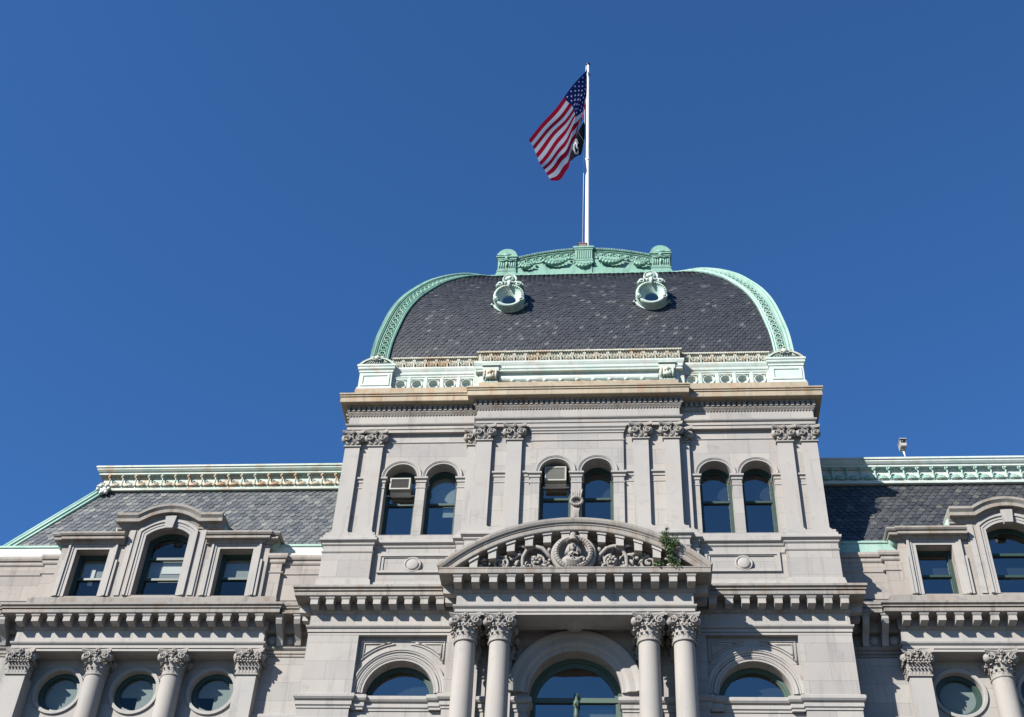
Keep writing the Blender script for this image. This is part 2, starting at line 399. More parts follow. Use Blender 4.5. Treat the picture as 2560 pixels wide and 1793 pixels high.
def window(parent, xc, out, inn, pg, rails=(), glassmat=None, blind=None, sx=1, mull=None, label=None, frame=None, zb=None, ft=0.10, recess=None):
    """out/inn: outlines of the timber frame; pg: plane of the glass; blind: (z0,z1,material,dp) ; recess box behind"""
    w=bpy.data.objects.new('window',None); C.collection.objects.link(w); w.parent=parent
    zs=min(z for _,z in out); zt=max(z for _,z in out); xa=min(x for x,_ in out); xb=max(x for x,_ in out)
    w.location=(0,0,0)
    if label: w['label']=label
    b=MB(sx); b.ringprism(out,inn,pg-0.05,pg+ft,closed=True)
    i2=[(xc+(x-xc)*0.93,zs+(z-zs)*0.965+0.03) for x,z in inn]
    b.ringprism(inn,i2,pg-0.03,pg+ft*0.45,closed=True)
    for z,t in rails: b.box(xa+0.05,xb-0.05,pg-0.03,pg+ft*0.8,z-t/2,z+t/2)
    if mull: 
        for x0,x1,z0,z1 in mull: b.box(x0,x1,pg-0.02,pg+ft*0.7,z0,z1)
    part('frame',b,frame or M_FR,w)
    g=MB(sx); g.add([(x,pg,z) for x,z in inn],[list(range(len(inn)))]); part('pane',g,glassmat or M_GL,w,fix=False)
    if blind:
        for bz in blind:
            z0,z1,mt,dp=bz[:4]; x0,x1=(bz[4],bz[5]) if len(bz)>4 else (xa+0.1,xb-0.1)
            q=MB(sx); q.box(x0,x1,pg-dp-0.012,pg-dp,z0,z1); part('blind',q,mt,w)
    r=MB(sx); D=1.3; e=0.25
    x0,x1,z0,z1,pb,pf=xa-e,xb+e,zs-e,zt+e,pg-D,pg-0.06
    r.add([(x0,pb,z0),(x1,pb,z0),(x1,pf,z0),(x0,pf,z0),(x0,pb,z1),(x1,pb,z1),(x1,pf,z1),(x0,pf,z1)],[(0,1,2,3),(4,7,6,5),(0,4,5,1),(1,5,6,2),(3,7,4,0)])
    part('interior',r,M_IN,w,fix=False)
    return w

# ------------------------------------------------------------------ carved capitals
def cap_small(w=0.56,d=0.15,h=0.66):       # scamozzi style pilaster capital, origin = bottom centre on pilaster face plane
    b=MB(); hw=w/2
    b.box(-hw-0.04,hw+0.04,-d,0.05,0,0.05); b.box(-hw-0.02,hw+0.02,-d,0.03,0.05,0.09)
    b.box(-hw+0.02,hw-0.02,-d,0.02,0.09,0.40)
    for i in range(5):                     # flutes and darts
        x=-0.10+0.05*i; b.tube([(x,0.03,0.14),(x,0.035,0.36)],0.016,5)
    b.ball((0,0.04,0.12),(0.07,0.05,0.05)); b.ball((-0.16,0.04,0.11),(0.05,0.05,0.04)); b.ball((0.16,0.04,0.11),(0.05,0.05,0.04))
    b.box(-hw,hw,-d,0.06,0.38,0.50)
    for sg in (-1,1):
        b.spiral(sg*0.245,0.09,0.375,0.155,1.8,hand=sg,tr=0.026,start=math.pi/2,bulge=0.07)
        b.lathe_p(sg*0.245,0.375,[(0.0,0.10),(0.05,0.10),(0.10,0.09),(0.145,0.08),(0.15,-0.02),(0.12,-d),(0,-d)],18)
        b.ball((sg*0.245,0.155,0.375),0.035,8)
        # diagonal flank of the volute
        b.lathe(sg*0.34,0.0,[(0.0,0.22),(0.07,0.25),(0.11,0.33),(0.115,0.42),(0.09,0.49),(0.0,0.52)],10)
        b.tube([(sg*0.25,0.03,0.22),(sg*0.20,0.05,0.16),(sg*0.24,0.05,0.10)],0.03,5)
    # abacus with concave front
    pts=[]
    for i in range(11):
        t=-1+i/5; pts.append((t*0.40,0.10+0.09*t*t))
    v0=[(x,p,0.545) for x,p in pts]+[(0.40,-d,0.545),(-0.40,-d,0.545)]; n=len(v0)
    v1=[(x*1.04,p+0.02,0.60) for x,p,_ in v0[:11]]+[(0.42,-d,0.60),(-0.42,-d,0.60)]
    v2=[(x*1.04,p+0.02,0.66) for x,p,_ in v0[:11]]+[(0.42,-d,0.66),(-0.42,-d,0.66)]
    fs=[(i,(i+1)%n,(i+1)%n+n,i+n) for i in range(n)]+[(i+n,(i+1)%n+n,(i+1)%n+2*n,i+2*n) for i in range(n)]
    b.add(v0+v1+v2,fs+[list(range(n)),list(range(3*n-1,2*n-1,-1))])
    for i in range(6):
        a=i*math.pi/3; b.ball((0.045*math.cos(a),0.17,0.58+0.045*math.sin(a)),0.035,6)
    b.ball((0,0.19,0.58),0.03,6); b.tube([(0,0.12,0.54),(0.0,0.10,0.42)],0.035,5)
    return fixn(b.mesh('capital',M_CAP))
def cap_large(round_=True, r=0.33, h=0.87, sq=0.335, d=0.3):   # composite capital; origin bottom centre
    b=MB()
    A=[math.pi*2*i/14 for i in range(14)] if round_ else None
    if round_:
        b.lathe(0,0,[(r+0.03,-0.02),(r+0.055,0.01),(r+0.03,0.045),(r+0.01,0.06),(r+0.0,0.3),(r+0.05,0.5),(r+0.08,0.6),(0.1,0.62)],24)
        for k,(z,hh,ww,cu,n,ph) in enumerate(((0.05,0.24,0.15,0.38,14,0),(0.16,0.33,0.17,0.45,14,0.5))):
            for i in range(n):
                a=2*math.pi*(i+ph)/n; ro=r+0.0+0.01*k
                b.leaf((ro*math.cos(a),ro*math.sin(a),z),(math.cos(a),math.sin(a)),hh,ww,cu)
        for i in range(22):
            a=2*math.pi*i/22; ro=r+0.13; b.ball((ro*math.cos(a),ro*math.sin(a),0.50+0.02*math.sin(3*a)),(0.042,0.042,0.05),6)
    else:
        b.box(-sq-0.05,sq+0.05,-d,0.05,-0.02,0.035); b.box(-sq-0.02,sq+0.02,-d,0.02,0.035,0.6)
        n=6
        for k,(z,hh,cu,ph) in enumerate(((0.04,0.24,0.38,0),(0.15,0.33,0.45,0.5))):
            for i in range(n+k):
                x=-sq+2*sq*(i+0.5-(0.5 if k else 0))/n; b.leaf((x,0.03,z),(0,1),hh,0.13,cu)
            for i in range(3):
                for sg in (-1,1): b.leaf((sg*(sq+0.02),-0.05-0.12*i,z),(sg,0),hh,0.13,cu)
        for i in range(11):
            b.ball((-sq-0.08+(2*sq+0.16)*i/10,0.14,0.50+0.012*(-1)**i),(0.04,0.05,0.05),6)
            if i<4:
                for sg in (-1,1): b.ball((sg*(sq+0.12),0.06-0.11*i,0.5),(0.05,0.04,0.05),6)
    # volutes: front pair, side pairs and rear pair
    K=0.335; rp=0.335 if round_ else 0.0; fp=K+0.05 if round_ else 0.10
    for sg in (-1,1):
        b.spiral(sg*K,fp+0.04,0.645,0.135,1.8,hand=sg,tr=0.028,bulge=0.06)
        b.lathe_p(sg*K,0.645,[(0,fp+0.04),(0.08,fp+0.035),(0.125,fp+0.02),(0.13,fp-0.08),(0.10,fp-0.2),(0,fp-0.24)],16)
        b.ball((sg*K,fp+0.105,0.645),0.032,8)
        b.lathe(sg*(K+0.10),fp-0.1,[(0,0.50),(0.08,0.53),(0.115,0.62),(0.11,0.71),(0.07,0.77),(0,0.79)],10)
        b.tube([(sg*0.10,fp-0.0,0.60),(sg*0.2,fp+0.03,0.70),(sg*0.3,fp+0.05,0.775)],0.03,5)
        if round_:
            b.lathe(sg*(K+0.08),-fp+0.1,[(0,0.50),(0.10,0.53),(0.14,0.62),(0.13,0.71),(0.07,0.77),(0,0.79)],10)
        # sideways volute
        b.ball((sg*(K+0.13),fp-0.14 if round_ else -0.02,0.645),(0.05,0.12,0.13),10)
    b.box(-0.28,0.28,(-0.3 if round_ else -d),fp-0.02,0.60,0.73)
    for i in range(9):
        x=-0.2+0.05*i; b.ball((x,fp+0.0,0.665-0.04*math.cos(x*6)),(0.022,0.03,0.035),6)
    q=0.50; n=10
    def side(cx,cy,rot):
        out=[]
        for i in range(n):
            t=-1+2*i/n; lx=t*q; ly=q-0.09*(1-t*t)
            out.append((lx*math.cos(rot)-ly*math.sin(rot), lx*math.sin(rot)+ly*math.cos(rot)))
        return out[::-1]
    ring=[]
    for k in range(4): ring+=side(0,0,k*math.pi/2)
    if not round_:
        ring=[(x,(p-q)+0.22 if p>0 else max(-d,(p)*0.6)) for x,p in ring]
    m_=len(ring); v=[]
    for sc,z in ((0.93,0.735),(0.97,0.77),(1.0,0.80),(1.03,0.815),(1.03,0.87)): v+=[(x*sc,p*sc,z) for x,p in ring]
    f=[(j*m_+i,j*m_+(i+1)%m_,(j+1)*m_+(i+1)%m_,(j+1)*m_+i) for j in range(4) for i in range(m_)]
    b.add(v,f+[list(range(m_)),list(range(5*m_-1,4*m_-1,-1))])
    fz=(q-0.09+0.03) if round_ else 0.16
    for i in range(7):
        a=i*2*math.pi/7; b.ball((0.075*math.cos(a),fz,0.79+0.075*math.sin(a)),0.045,6)
    b.ball((0,fz+0.04,0.79),0.045,8); b.tube([(0,fz-0.02,0.74),(0,fz-0.05,0.58)],0.045,6)
    return fixn(b.mesh('capital',M_CAP))
ME_CS=cap_small(); ME_CL=cap_large(True); ME_CP=cap_large(False)

def sweeps(name, items, mats, parent, sx=1):      # each (path, profile) becomes a part of its own
    for path,prof in items:
        b=MB(sx); b.sweep(path,prof); part(name,b,mats,parent)
# ================================================================== TOWER BODY
b=MB()
b.box(-8.55,-8.4,-16.6,0.3,24.7,34.0); b.box(8.4,8.55,-16.6,0.3,24.7,34.0)
b.box(-8.55,8.55,-16.75,-16.6,0,34.0)
b.box(-8.70,-8.4,-16.5,0.45,0,24.7); b.box(8.4,8.70,-16.5,0.45,0,24.7)
b.box(-8.4,8.4,-16.6,0.2,33.6,33.9)
part('side_wall',b,M_ST,hall)

# upper storey walls
for s in (-1,1):
    b=MB(); x0,x1=(3.7,8.5) if s>0 else (-8.5,-3.7)
    wall(b,x0,x1,27.345,32.3,0.35,[op_arch(s*6.36,0.575,27.36,29.85),op_arch(s*4.88,0.575,27.36,29.85)],0.62)
    part('wall',b,M_ST,hall,fix=False)
b=MB()
wall(b,-3.72,-1.66,27.2,32.3,0.63); wall(b,1.66,3.72,27.2,32.3,0.63); wall(b,-1.66,1.66,31.5,32.3,.63)
b.box(-3.715,-3.6,-.3,0.622,27.2,32.3); b.box(3.6,3.715,-.3,0.622,27.2,32.3)
part('wall',b,M_ST,hall,fix=False)
b=MB(); wall(b,-1.66,1.66,27.2,31.55,0.73,[op_arch(-0.77,0.56,27.5,29.75),op_arch(0.72,0.56,27.5,29.75)],0.7)
b.box(-1.658,-1.60,0.5,0.722,27.2,31.55); b.box(1.60,1.658,0.5,0.722,27.2,31.55)
part('centre_wall_panel',b,M_ST,hall,fix=False)
b=MB(); b.sweep([(-1.66,0.6),(-1.66,0.73),(1.66,0.73),(1.66,0.6)],[(0,31.48),(0.03,31.50),(0.03,31.56),(0.07,31.60),(0.07,31.66),(0.12,31.72),(0.12,31.80),(0,31.82)])
b.sweep([(-1.66,0.6),(-1.66,0.73),(1.66,0.73),(1.66,0.6)],[(0,31.14),(0.03,31.15),(0.03,31.19),(0,31.2)])
part('panel_moulding',b,M_STP,hall)

# archivolts, imposts
def archivolt(b,xc,zt,r0,r1,p,th=0.07):
    m_=(r0+r1)/2
    b.arcsweep(xc,zt,[(p-0.02,r0),(p+th*0.5,r0),(p+th*0.55,r0+0.05),(p+th*0.35,r0+0.06),(p+th*0.75,m_),(p+th*0.8,r1-0.05),(p+th,r1-0.04),(p+th,r1),(p-0.02,r1)],0,math.pi,28)
for s in (-1,1):
    for xc in (6.36,4.88):
        b=MB(); archivolt(b,s*xc,29.85,0.58,0.73,0.35); part('archivolt',b,M_STP,hall)
for xc in (-0.77,0.72):
    b=MB(); archivolt(b,xc,29.75,0.565,0.715,0.73); part('archivolt',b,M_STP,hall)
IMP=[(-0.02,29.36),(0.02,29.37),(0.02,29.41),(-0.02,29.42),(-0.02,29.60),(0.03,29.62),(0.03,29.70),(0.01,29.705),(0.01,29.72),(0.08,29.76),(0.08,29.83),(-0.02,29.85)]
it=[]
for s in (-1,1):
    for xa,xc in ((6.94,7.25),(5.785,5.455),(4.305,3.98)):
        x0,x1=sorted((s*xa,s*xc)); it.append(([(x0,-0.1),(x0,0.35),(x1,0.35),(x1,-0.1)],IMP))
    x0,x1=sorted((s*7.66,s*8.05)); it.append(([(x0,0.35),(x1,0.35)],IMP))
    for xa,xc in ((2.53,3.12),(1.67,2.02)):
        x0,x1=sorted((s*xa,s*xc)); it.append(([(x0,0.63),(x1,0.63)],IMP))
I2=[(o,z-0.1) for o,z in IMP]
for x0,x1 in ((-1.68,-1.33),(-0.21,0.16),(1.28,1.68)): it.append(([(x0,0.2),(x0,0.73),(x1,0.73),(x1,0.2)],I2))
sweeps('impost_band',it,M_STP,hall)
NK=[(-0.02,31.40),(0.025,31.41),(0.035,31.435),(0.025,31.46),(-0.02,31.47)]; it=[]
for s in (-1,1):
    for xa,xc,p_ in ((4.05,7.2,.35),(7.66,8.05,.35),(2.53,3.12,.63),(1.67,2.02,.63)):
        x0,x1=sorted((s*xa,s*xc)); it.append(([(x0,p_),(x1,p_)],NK))
sweeps('necking_band',it,M_STP,hall)

# pilasters of the upper storey
def pil_mesh(w,p,z0,z1,wallp):
    b=MB(); hw=w/2
    b.box(-hw,hw,wallp-p-0.02,0,z0,z1)
    b.box(-hw-0.03,hw+0.03,wallp-p-0.02,0.03,z0,z0-0.06); b.box(-hw-0.06,hw+0.06,wallp-p-0.02,0.06,z0-0.06,z0-0.16)
    b.box(-hw-0.10,hw+0.10,wallp-p-0.02,0.09,z0-0.16,z0-0.30)
    return fixn(b.mesh('shaft',M_STP))
ms1=pil_mesh(0.55,0.5,27.42,31.15,0.35); 
for x,p_ in [(-8.29,.5),(-7.43,.5),(7.43,.5),(8.29,.5),(-3.38,.78),(-2.28,.78),(2.28,.78),(3.38,.78),(-3.74,.5),(3.74,.5)]:
    o=bpy.data.objects.new('pilaster',None); C.collection.objects.link(o); o.parent=hall; o.location=(x,-p_,0)
    link('shaft',ms1,o); link('capital',ME_CS,o,(0,0,31.15))

# upper entablature + dentil cornice
UP=[(-8.57,-16.8),(-8.57,.5),(-3.72,.5),(-3.72,.78),(3.72,.78),(3.72,.5),(8.57,.5),(8.57,-16.8)]
b=MB(); b.sweep(UP,[(-0.2,31.81),(0,31.81),(0,31.93),(-.02,31.935),(-.02,31.95),(0.03,31.955),(0.03,32.07),(0.01,32.075),(0.01,32.09),(0.05,32.095),(0.09,32.14),(0.10,32.19),(0,32.21),(0,32.60),(-0.2,32.60)])
part('entablature',b,M_ST,hall)
b=MB(); b.sweep(UP,[(-0.1,33.02),(0.36,33.03),(0.37,33.05),(0.37,33.24),(0.34,33.245),(0.34,33.265),(0.40,33.275),(0.40,33.32),(0.365,33.325),(0.365,33.34),(0.42,33.37),(0.42,33.44),(0,33.50),(-0.1,33.5)])
part('cornice',b,M_COR2,hall)
b=MB(); b.sweep(UP,[(-0.1,32.60),(0.0,32.60),(0.02,32.62),(0.09,32.73),(0.09,32.76),(0.035,32.77),(0.035,32.975),(0.10,32.98),(0.13,33.015),(-.1,33.015)])
def dent(xa,xb,p_):
    n=int((xb-xa)/0.187)
    for i in range(n):
        x=xa+(i+0.5)*(xb-xa)/n; b.box(x-0.055,x+0.055,p_+0.03,p_+0.12,32.775,32.97)
dent(-8.72,-3.9,.5); dent(-3.9,3.9,.78); dent(3.9,8.72,.5)
for s in (-1,1):
    for i in range(12): b.box(s*8.65,s*8.75,0.4-0.187*i-0.11,0.4-0.187*i,32.76,32.91)
for xa,xb,p_ in ((-8.6,-3.8,.5),(-3.8,3.8,.78),(3.8,8.6,.5)):
    n=int((xb-xa)/0.11)
    for i in range(n):
        x=xa+(i+0.5)*(xb-xa)/n; b.ball((x,p_+0.015,32.605),(0.04,0.03,0.03),6)
part('dentil_band',b,M_COR,hall)
b=MB(); b.sweep([(-8.55,-16.8),(-8.55,.48),(-3.75,.48),(-3.75,.72),(3.75,.72),(3.75,.48),(8.55,.48),(8.55,-16.8)],[(-0.3,33.46),(0.04,33.46),(0.04,33.5),(0,33.52),(0,34.02),(-0.3,34.04)])
part('parapet_plinth',b,M_COR2,hall)

# windows of the upper storey
UWl={-6.36:'arched window behind the left air conditioner',-4.88:'arched window with pale half lit blind',-0.77:'arched window behind the large air conditioner'}
for xc,zb,zt,blind in ((-6.36,27.36,29.85,None),(-4.88,27.36,29.85,[(28.95,30.4,M_BL,0.10),(28.55,28.93,M_BL,0.12,-4.85,-4.45)]),(4.88,27.36,29.85,[(29.0,30.4,M_BLB,0.1)]),(6.36,27.36,29.85,[(29.0,30.4,M_BLB,0.1)]),(-0.77,27.5,29.75,None),(0.72,27.5,29.75,[(28.9,30.3,M_BLB,0.1)])):
    pg=-0.2 if abs(xc)>2 else 0.1
    hw=0.60
    out=o_arch(xc,hw,zb-0.05,zt,hw); inn=o_arch(xc,hw-0.12,zb+0.08,zt,hw-0.14)
    zr=28.98 if abs(xc)>2 else 28.95
    window(hall,xc,out,inn,pg,rails=((zr,0.09),),blind=blind,label=UWl.get(xc))

# pedestal zone between main cornice and the upper storey
PD=[(-8.76,-16.8),(-8.76,.55),(-7.02,.55),(-7.02,.35),(-4.12,.35),(-4.12,.6),(-3.82,.6),(-3.82,.85),(3.82,.85),(3.82,.6),(4.12,.6),(4.12,.35),(7.02,.35),(7.02,.55),(8.76,.55),(8.76,-16.8)]
b=MB()
b.sweep(PD,[(-0.3,24.6),(0.16,24.6),(0.16,25.05),(0.09,25.18),(0.05,25.40),(0,25.44),(0,26.48),(0.02,26.5),(0.04,26.54),(0.0,26.57),(0,26.80),(-0.3,26.80)])
part('pedestal_course',b,M_ST,hall)
b=MB(); b.sweep(PD,[(-0.3,26.79),(0.02,26.79),(0.05,26.83),(0.05,26.875),(0.03,26.88),(0.03,26.895),(0.09,26.93),(0.13,26.96),(0.13,27.05),(0.07,27.08),(0.05,27.12),(0.05,27.2),(0,27.22),(0,27.34),(-0.3,27.36)])
part('sill_course',b,M_STP,hall)
for s in (-1,1):                                  # sunk panels with a round boss
    b=MB(); p0=.35
    o4=[(s*6.82,25.78),(s*6.82,26.55),(s*4.3,26.55),(s*4.3,25.78)]; i4=[(s*6.72,25.86),(s*6.72,26.44),(s*4.4,26.44),(s*4.4,25.86)]
    b.ringprism(o4,i4,p0-0.01,p0+0.07); b.ringprism(i4,[(x*0.985 if abs(x)>6 else x*1.02,z+(0.04 if z<26 else -0.04)) for x,z in i4],p0-0.01,p0+0.035)
    b.lathe_p(s*5.6,26.1,[(0.30,p0),(0.30,p0+0.07),(0.26,p0+0.09),(0.235,p0+0.03),(0.215,p0+0.03),(0.205,p0+0.085),(0.17,p0+0.10),(0,p0+0.105)],32)
    part('sunk_panel',b,M_STP,hall)

# wreath and ribbon on the central pier
b=MB(); b.box(-0.13,0.12,0.7,0.80,27.35,28.0)
for k in range(5):
    x=-0.12+0.06*k; b.tube([(x*0.5,0.86,28.25),(x*1.1,0.84,28.55),(x*1.6,0.82,28.9)],[0.03,0.035,0.025],5)
    b.tube([(x*0.9,0.86,28.2),(x*0.5,0.84,27.9),(x*0.8,0.82,27.4)],[0.035,0.03,0.03],5)
for i in range(16):
    a=2*math.pi*i/16; b.ball((0.19*math.cos(a),0.90+0.05*math.sin(a),28.36+0.13*math.sin(a)),0.062,6)
for i in range(9):
    t=i/8*math.pi; b.ball((-0.2*math.cos(t),0.92,28.33-0.16*math.sin(t)),0.06,6)
part('carved_wreath',b,M_CAP,hall)

# ================================================================== LOWER TOWER STOREY
for s in (-1,1):
    b=MB(); x0,x1=sorted((s*7.06,s*8.74)); b.box(x0,x1,-0.2,0.70,0,23.20); part('corner_pier',b,M_ST,hall)
    b=MB(); x0,x1=sorted((s*3.80,s*4.15)); b.box(x0,x1,-0.2,0.70,0,23.20); part('inner_pier',b,M_ST,hall)
    b=MB(); xs=sorted((s*4.15,s*7.06)); wall(b,xs[0],xs[1],0,23.6,0.5,[op_arch(s*5.6,1.13,21.14,21.24,1.13,n=28)],0.5); part('wall',b,M_ST,hall,fix=False)
b=MB(); wall(b,-3.8,3.8,0,23.8,0.5,[op_arch(0,1.47,17.0,21.25,1.47,n=32)],0.62); part('wall',b,M_ST,hall,fix=False)
for s in (-1,1):
    b=MB(); archivolt(b,s*5.6,21.24,1.14,1.30,0.5,0.07); archivolt(b,s*5.6,21.24,1.33,1.52,0.5,0.12); part('archivolt',b,M_STP,hall)
    b=MB()
    def tri(pts,r=0.028): b.tube([(s*x,0.515,z) for x,z in pts],r,6)
    def arcpts(x0,x1,R,n=12):
        return [(5.6+ (x0-5.6)+(x1-x0)*i/n, 21.24+math.sqrt(max(0,R*R-((x0-5.6)+(x1-x0)*i/n)**2))) for i in range(n+1)]
    for off,g in ((0,0),(0.10,0.09)):
        R=1.70+off*0.9
        tri([(6.96-off,22.28+off*1.4)]+[(6.96-off,23.08-g)]+[(5.86+off*1.5,23.08-g)])
        tri(arcpts(6.96-off,5.86+off*1.5,R+0.05))
        tri([(4.24+off,22.28+off*1.4)]+[(4.24+off,23.08-g)]+[(5.34-off*1.5,23.08-g)])
        tri(arcpts(4.24+off,5.34-off*1.5,R+0.05))
    part('spandrel_moulding',b,M_STP,hall)
    out=o_arch(s*5.6,1.16,21.08,21.24,1.16,28); inn=o_arch(s*5.6,1.02,21.16,21.24,0.98,28)
    i2=o_arch(s*5.6,1.16,21.08,21.24,1.16,28)
    window(hall,s*5.6,out,inn,0.0,blind=[(21.1,22.3,M_BLB,0.12)],frame=M_FR2 if s>0 else M_FR)
b=MB(); b.arcsweep(0,21.25,[(.48,1.475),(.56,1.475),(.58,1.50),(.58,1.60),(.62,1.63),(.66,1.72),(.66,1.90),(.69,1.93),(.72,2.0),(.74,2.08),(.74,2.12),(.48,2.12)],0,math.pi,48); part('archivolt',b,M_STP,hall)
out=o_arch(0,1.5,17.0,21.25,1.5,30); inn=o_arch(0,1.36,17.1,21.25,1.33,30)
w=window(hall,0,out,inn,-0.06,rails=((21.27,0.16),(19.0,0.1)),blind=[(18,21.1,M_BLG,0.2,0.15,1.3),(18,20.6,M_BLB,0.2,-1.3,-0.1)],mull=[(-0.05,0.05,17,21.2),(0.1,1.35,20.3,20.36)],frame=M_FR2,label='tall arched central window with turned mullion between the portico columns')
b=MB(); b.lathe(0.03,0.04,[(0.075,17.0),(0.075,20.7),(0.095,20.74),(0.07,20.78),(0.07,21.0),(0.11,21.08),(0.11,21.2),(0.07,21.24),(0.06,21.3),(0.09,21.38),(0.085,21.44),(0.03,21.48),(0,21.5)],12)
b.spiral(0.03,0.16,21.05,0.07,1.5,tr=0.02); part('turned_mullion',b,M_FR2,w)

# belt course under the lunettes
BL=[(-8.72,-16.6),(-8.72,.70),(-7.06,.70),(-7.06,.5),(-6.75,.5)]
BP=[(-0.2,20.62),(0.03,20.62),(0.03,20.68),(0.07,20.72),(0.07,20.84),(0.045,20.845),(0.045,20.865),(0.11,20.90),(0.15,20.96),(0.15,21.06),(0.1,21.10),(-0.2,21.14)]
b=MB(); b.sweep([(-8.72,-16.6),(-8.72,.70),(-7.06,.70),(-7.06,.5),(-4.15,.5),(-4.15,.7),(-3.8,.7),(-3.8,.5),(-1.5,.5),(-1.5,.0)],BP)
b.sweep([(1.5,0),(1.5,.5),(3.8,.5),(3.8,.7),(4.15,.7),(4.15,.5),(7.06,.5),(7.06,.70),(8.72,.70),(8.72,-16.6)],BP)
for xa,xb in ((-7.06,-6.65),(-4.55,-4.15),(4.15,4.55),(6.65,7.06)): b.sweep([(xa,.5),(xa+0.02,.60),(xb-0.02,.60),(xb,.5)],BP)
B2=[(-0.2,20.18),(0.0,20.18),(0.05,20.22),(0.05,20.28),(0.0,20.32),(-0.2,20.32)]
b.sweep([(-8.72,-16.6),(-8.72,.70),(-7.06,.70),(-7.06,.5),(-4.15,.5)],B2); b.sweep([(4.15,.5),(7.06,.5),(7.06,.70),(8.72,.70),(8.72,-16.6)],B2)
part('belt_course',b,M_STP,hall)

# main entablature and bracketed cornices
ARC=[(-0.3,23.21),(0,23.21),(0,23.29),(-0.02,23.295),(-0.02,23.305),(0.03,23.31),(0.03,23.41),(0.01,23.415),(0.01,23.43),(0.05,23.435),(0.09,23.48),(0.10,23.53),(0,23.57),(0,24.0),(-0.3,24.0)]
CO=[(-0.3,23.98),(0.02,23.98),(0.06,24.03),(0.08,24.06),(0.08,24.38),(0.50,24.38),(0.52,24.40),(0.52,24.52),(0.48,24.525),(0.48,24.55),(0.56,24.56),(0.56,24.60),(0.52,24.605),(0.52,24.625),(0.60,24.67),(0.60,24.75),(0,24.86),(-0.3,24.86)]
def modmesh(L=0.36):
    b=MB()
    b.box(-0.155,0.155,0.0,L+0.035,-0.055,0.0); b.box(-0.14,0.14,0,L+0.015,-0.085,-0.055)
    b.prism_yz([(0,-0.085),(L,-0.085),(L,-0.27),(L-0.03,-0.285),(0,-0.30)],-0.125,0.125)
    return fixn(b.mesh('modillion',M_STP))
MOD=modmesh(0.36); MODP=modmesh(0.40)
SE=[(-8.75,-16.8),(-8.75,.70),(-3.7,.70)]
for s in (-1,1):
    b=MB(); path=[(-8.75,-16.8),(-8.75,.70),(-3.7,.70)] if s<0 else [(3.7,.70),(8.75,.70),(8.75,-16.8)]
    b.sweep(path,ARC); part('entablature',b,M_ST,hall)
    b=MB(); b.sweep(path,CO)
    c=part('cornice',b,M_COR,hall)
    for i in range(9): link('modillion',MOD,c,(s*(8.60-0.5225*i),-0.78,24.38))
    for i in range(8): link('modillion',MOD,c,(s*8.83,-0.5+0.5225*i,24.38),(0,0,s*math.pi/2))
# portico
PP=[(-3.76,.5),(-3.76,1.95),(3.76,1.95),(3.76,.5)]
b=MB(); b.sweep(PP,[(o if o>-0.2 else -0.9,z) for o,z in ARC]); b.box(-3.7,3.7,0.5,1.2,23.42,24.3)
b.box(-2.85,2.85,0.5,0.8,23.40,23.45)
for xa,xb in ((-1.75,-0.35),(0.55,1.75)): b.ringprism([(xa,0.66),(xb,0.66),(xb,0.9),(xa,0.9)],[(xa+.05,0.7),(xb-.05,0.7),(xb-.05,0.86),(xa+.05,0.86)],0,0.01) if False else None
part('portico_entablature',b,M_STP,hall)
b=MB()
for xa,xb in ((-2.6,-0.5),(0.5,2.6)): b.box(xa,xb,1.12,1.16,23.185,23.215); b.box(xa,xb,1.22,1.26,23.185,23.215)
b.lathe(0,1.19,[(0.0,23.15),(0.10,23.15),(0.12,23.18),(0.2,23.17),(0.26,23.185),(0.30,23.215)],24); part('soffit_rosette',b,M_STP,hall)
b=MB()
CP=[(-0.4,23.98),(0.02,23.98),(0.06,24.03),(0.08,24.06),(0.08,24.39),(0.54,24.39),(0.56,24.41),(0.56,24.55),(0.58,24.58),(0.58,24.61),(-1.2,24.63)]
b.sweep(PP,CP); pc=part('portico_cornice',b,M_COR,hall)
for i in range(7):
    for s in (-1,1): link('modillion',MODP,pc,(s*(0.285+0.57*i),-2.03,24.39))
for s in (-1,1):
    for i in range(2): link('modillion',MODP,pc,(s*3.84,-1.65+0.57*i,24.39),(0,0,s*math.pi/2))
# curved pediment
CZ=20.24; A0=math.acos(4.34/6.28)
ped=bpy.data.objects.new('pediment',None); C.collection.objects.link(ped); ped.parent=hall
b=MB(); aE=math.asin((24.62-CZ)/5.86)
b.arcsweep(0,CZ,[(0.8,5.80),(1.95,5.80),(2.0,5.86),(2.40,5.86),(2.42,5.89),(2.42,6.02),(2.45,6.05),(2.45,6.08),(2.50,6.12),(2.53,6.20),(2.53,6.28),(0.8,6.28)],math.asin((24.72-CZ)/6.28),math.pi-math.asin((24.72-CZ)/6.28),72)
part('arched_cornice',b,M_COR,ped)
b=MB(); pts=[(-4.0,24.6)]+[(5.9*math.cos(math.pi*(1-t)-0),0) for t in ()]
n=40; ptsT=[]
for i in range(n+1):
    x=-3.95+7.9*i/n; ptsT.append((x,max(24.6,CZ+math.sqrt(5.9**2-x*x))))
b.prism([(-3.95,24.55)]+ptsT+[(3.95,24.55)],0.8,1.80); part('tympanum',b,M_ATT,ped)
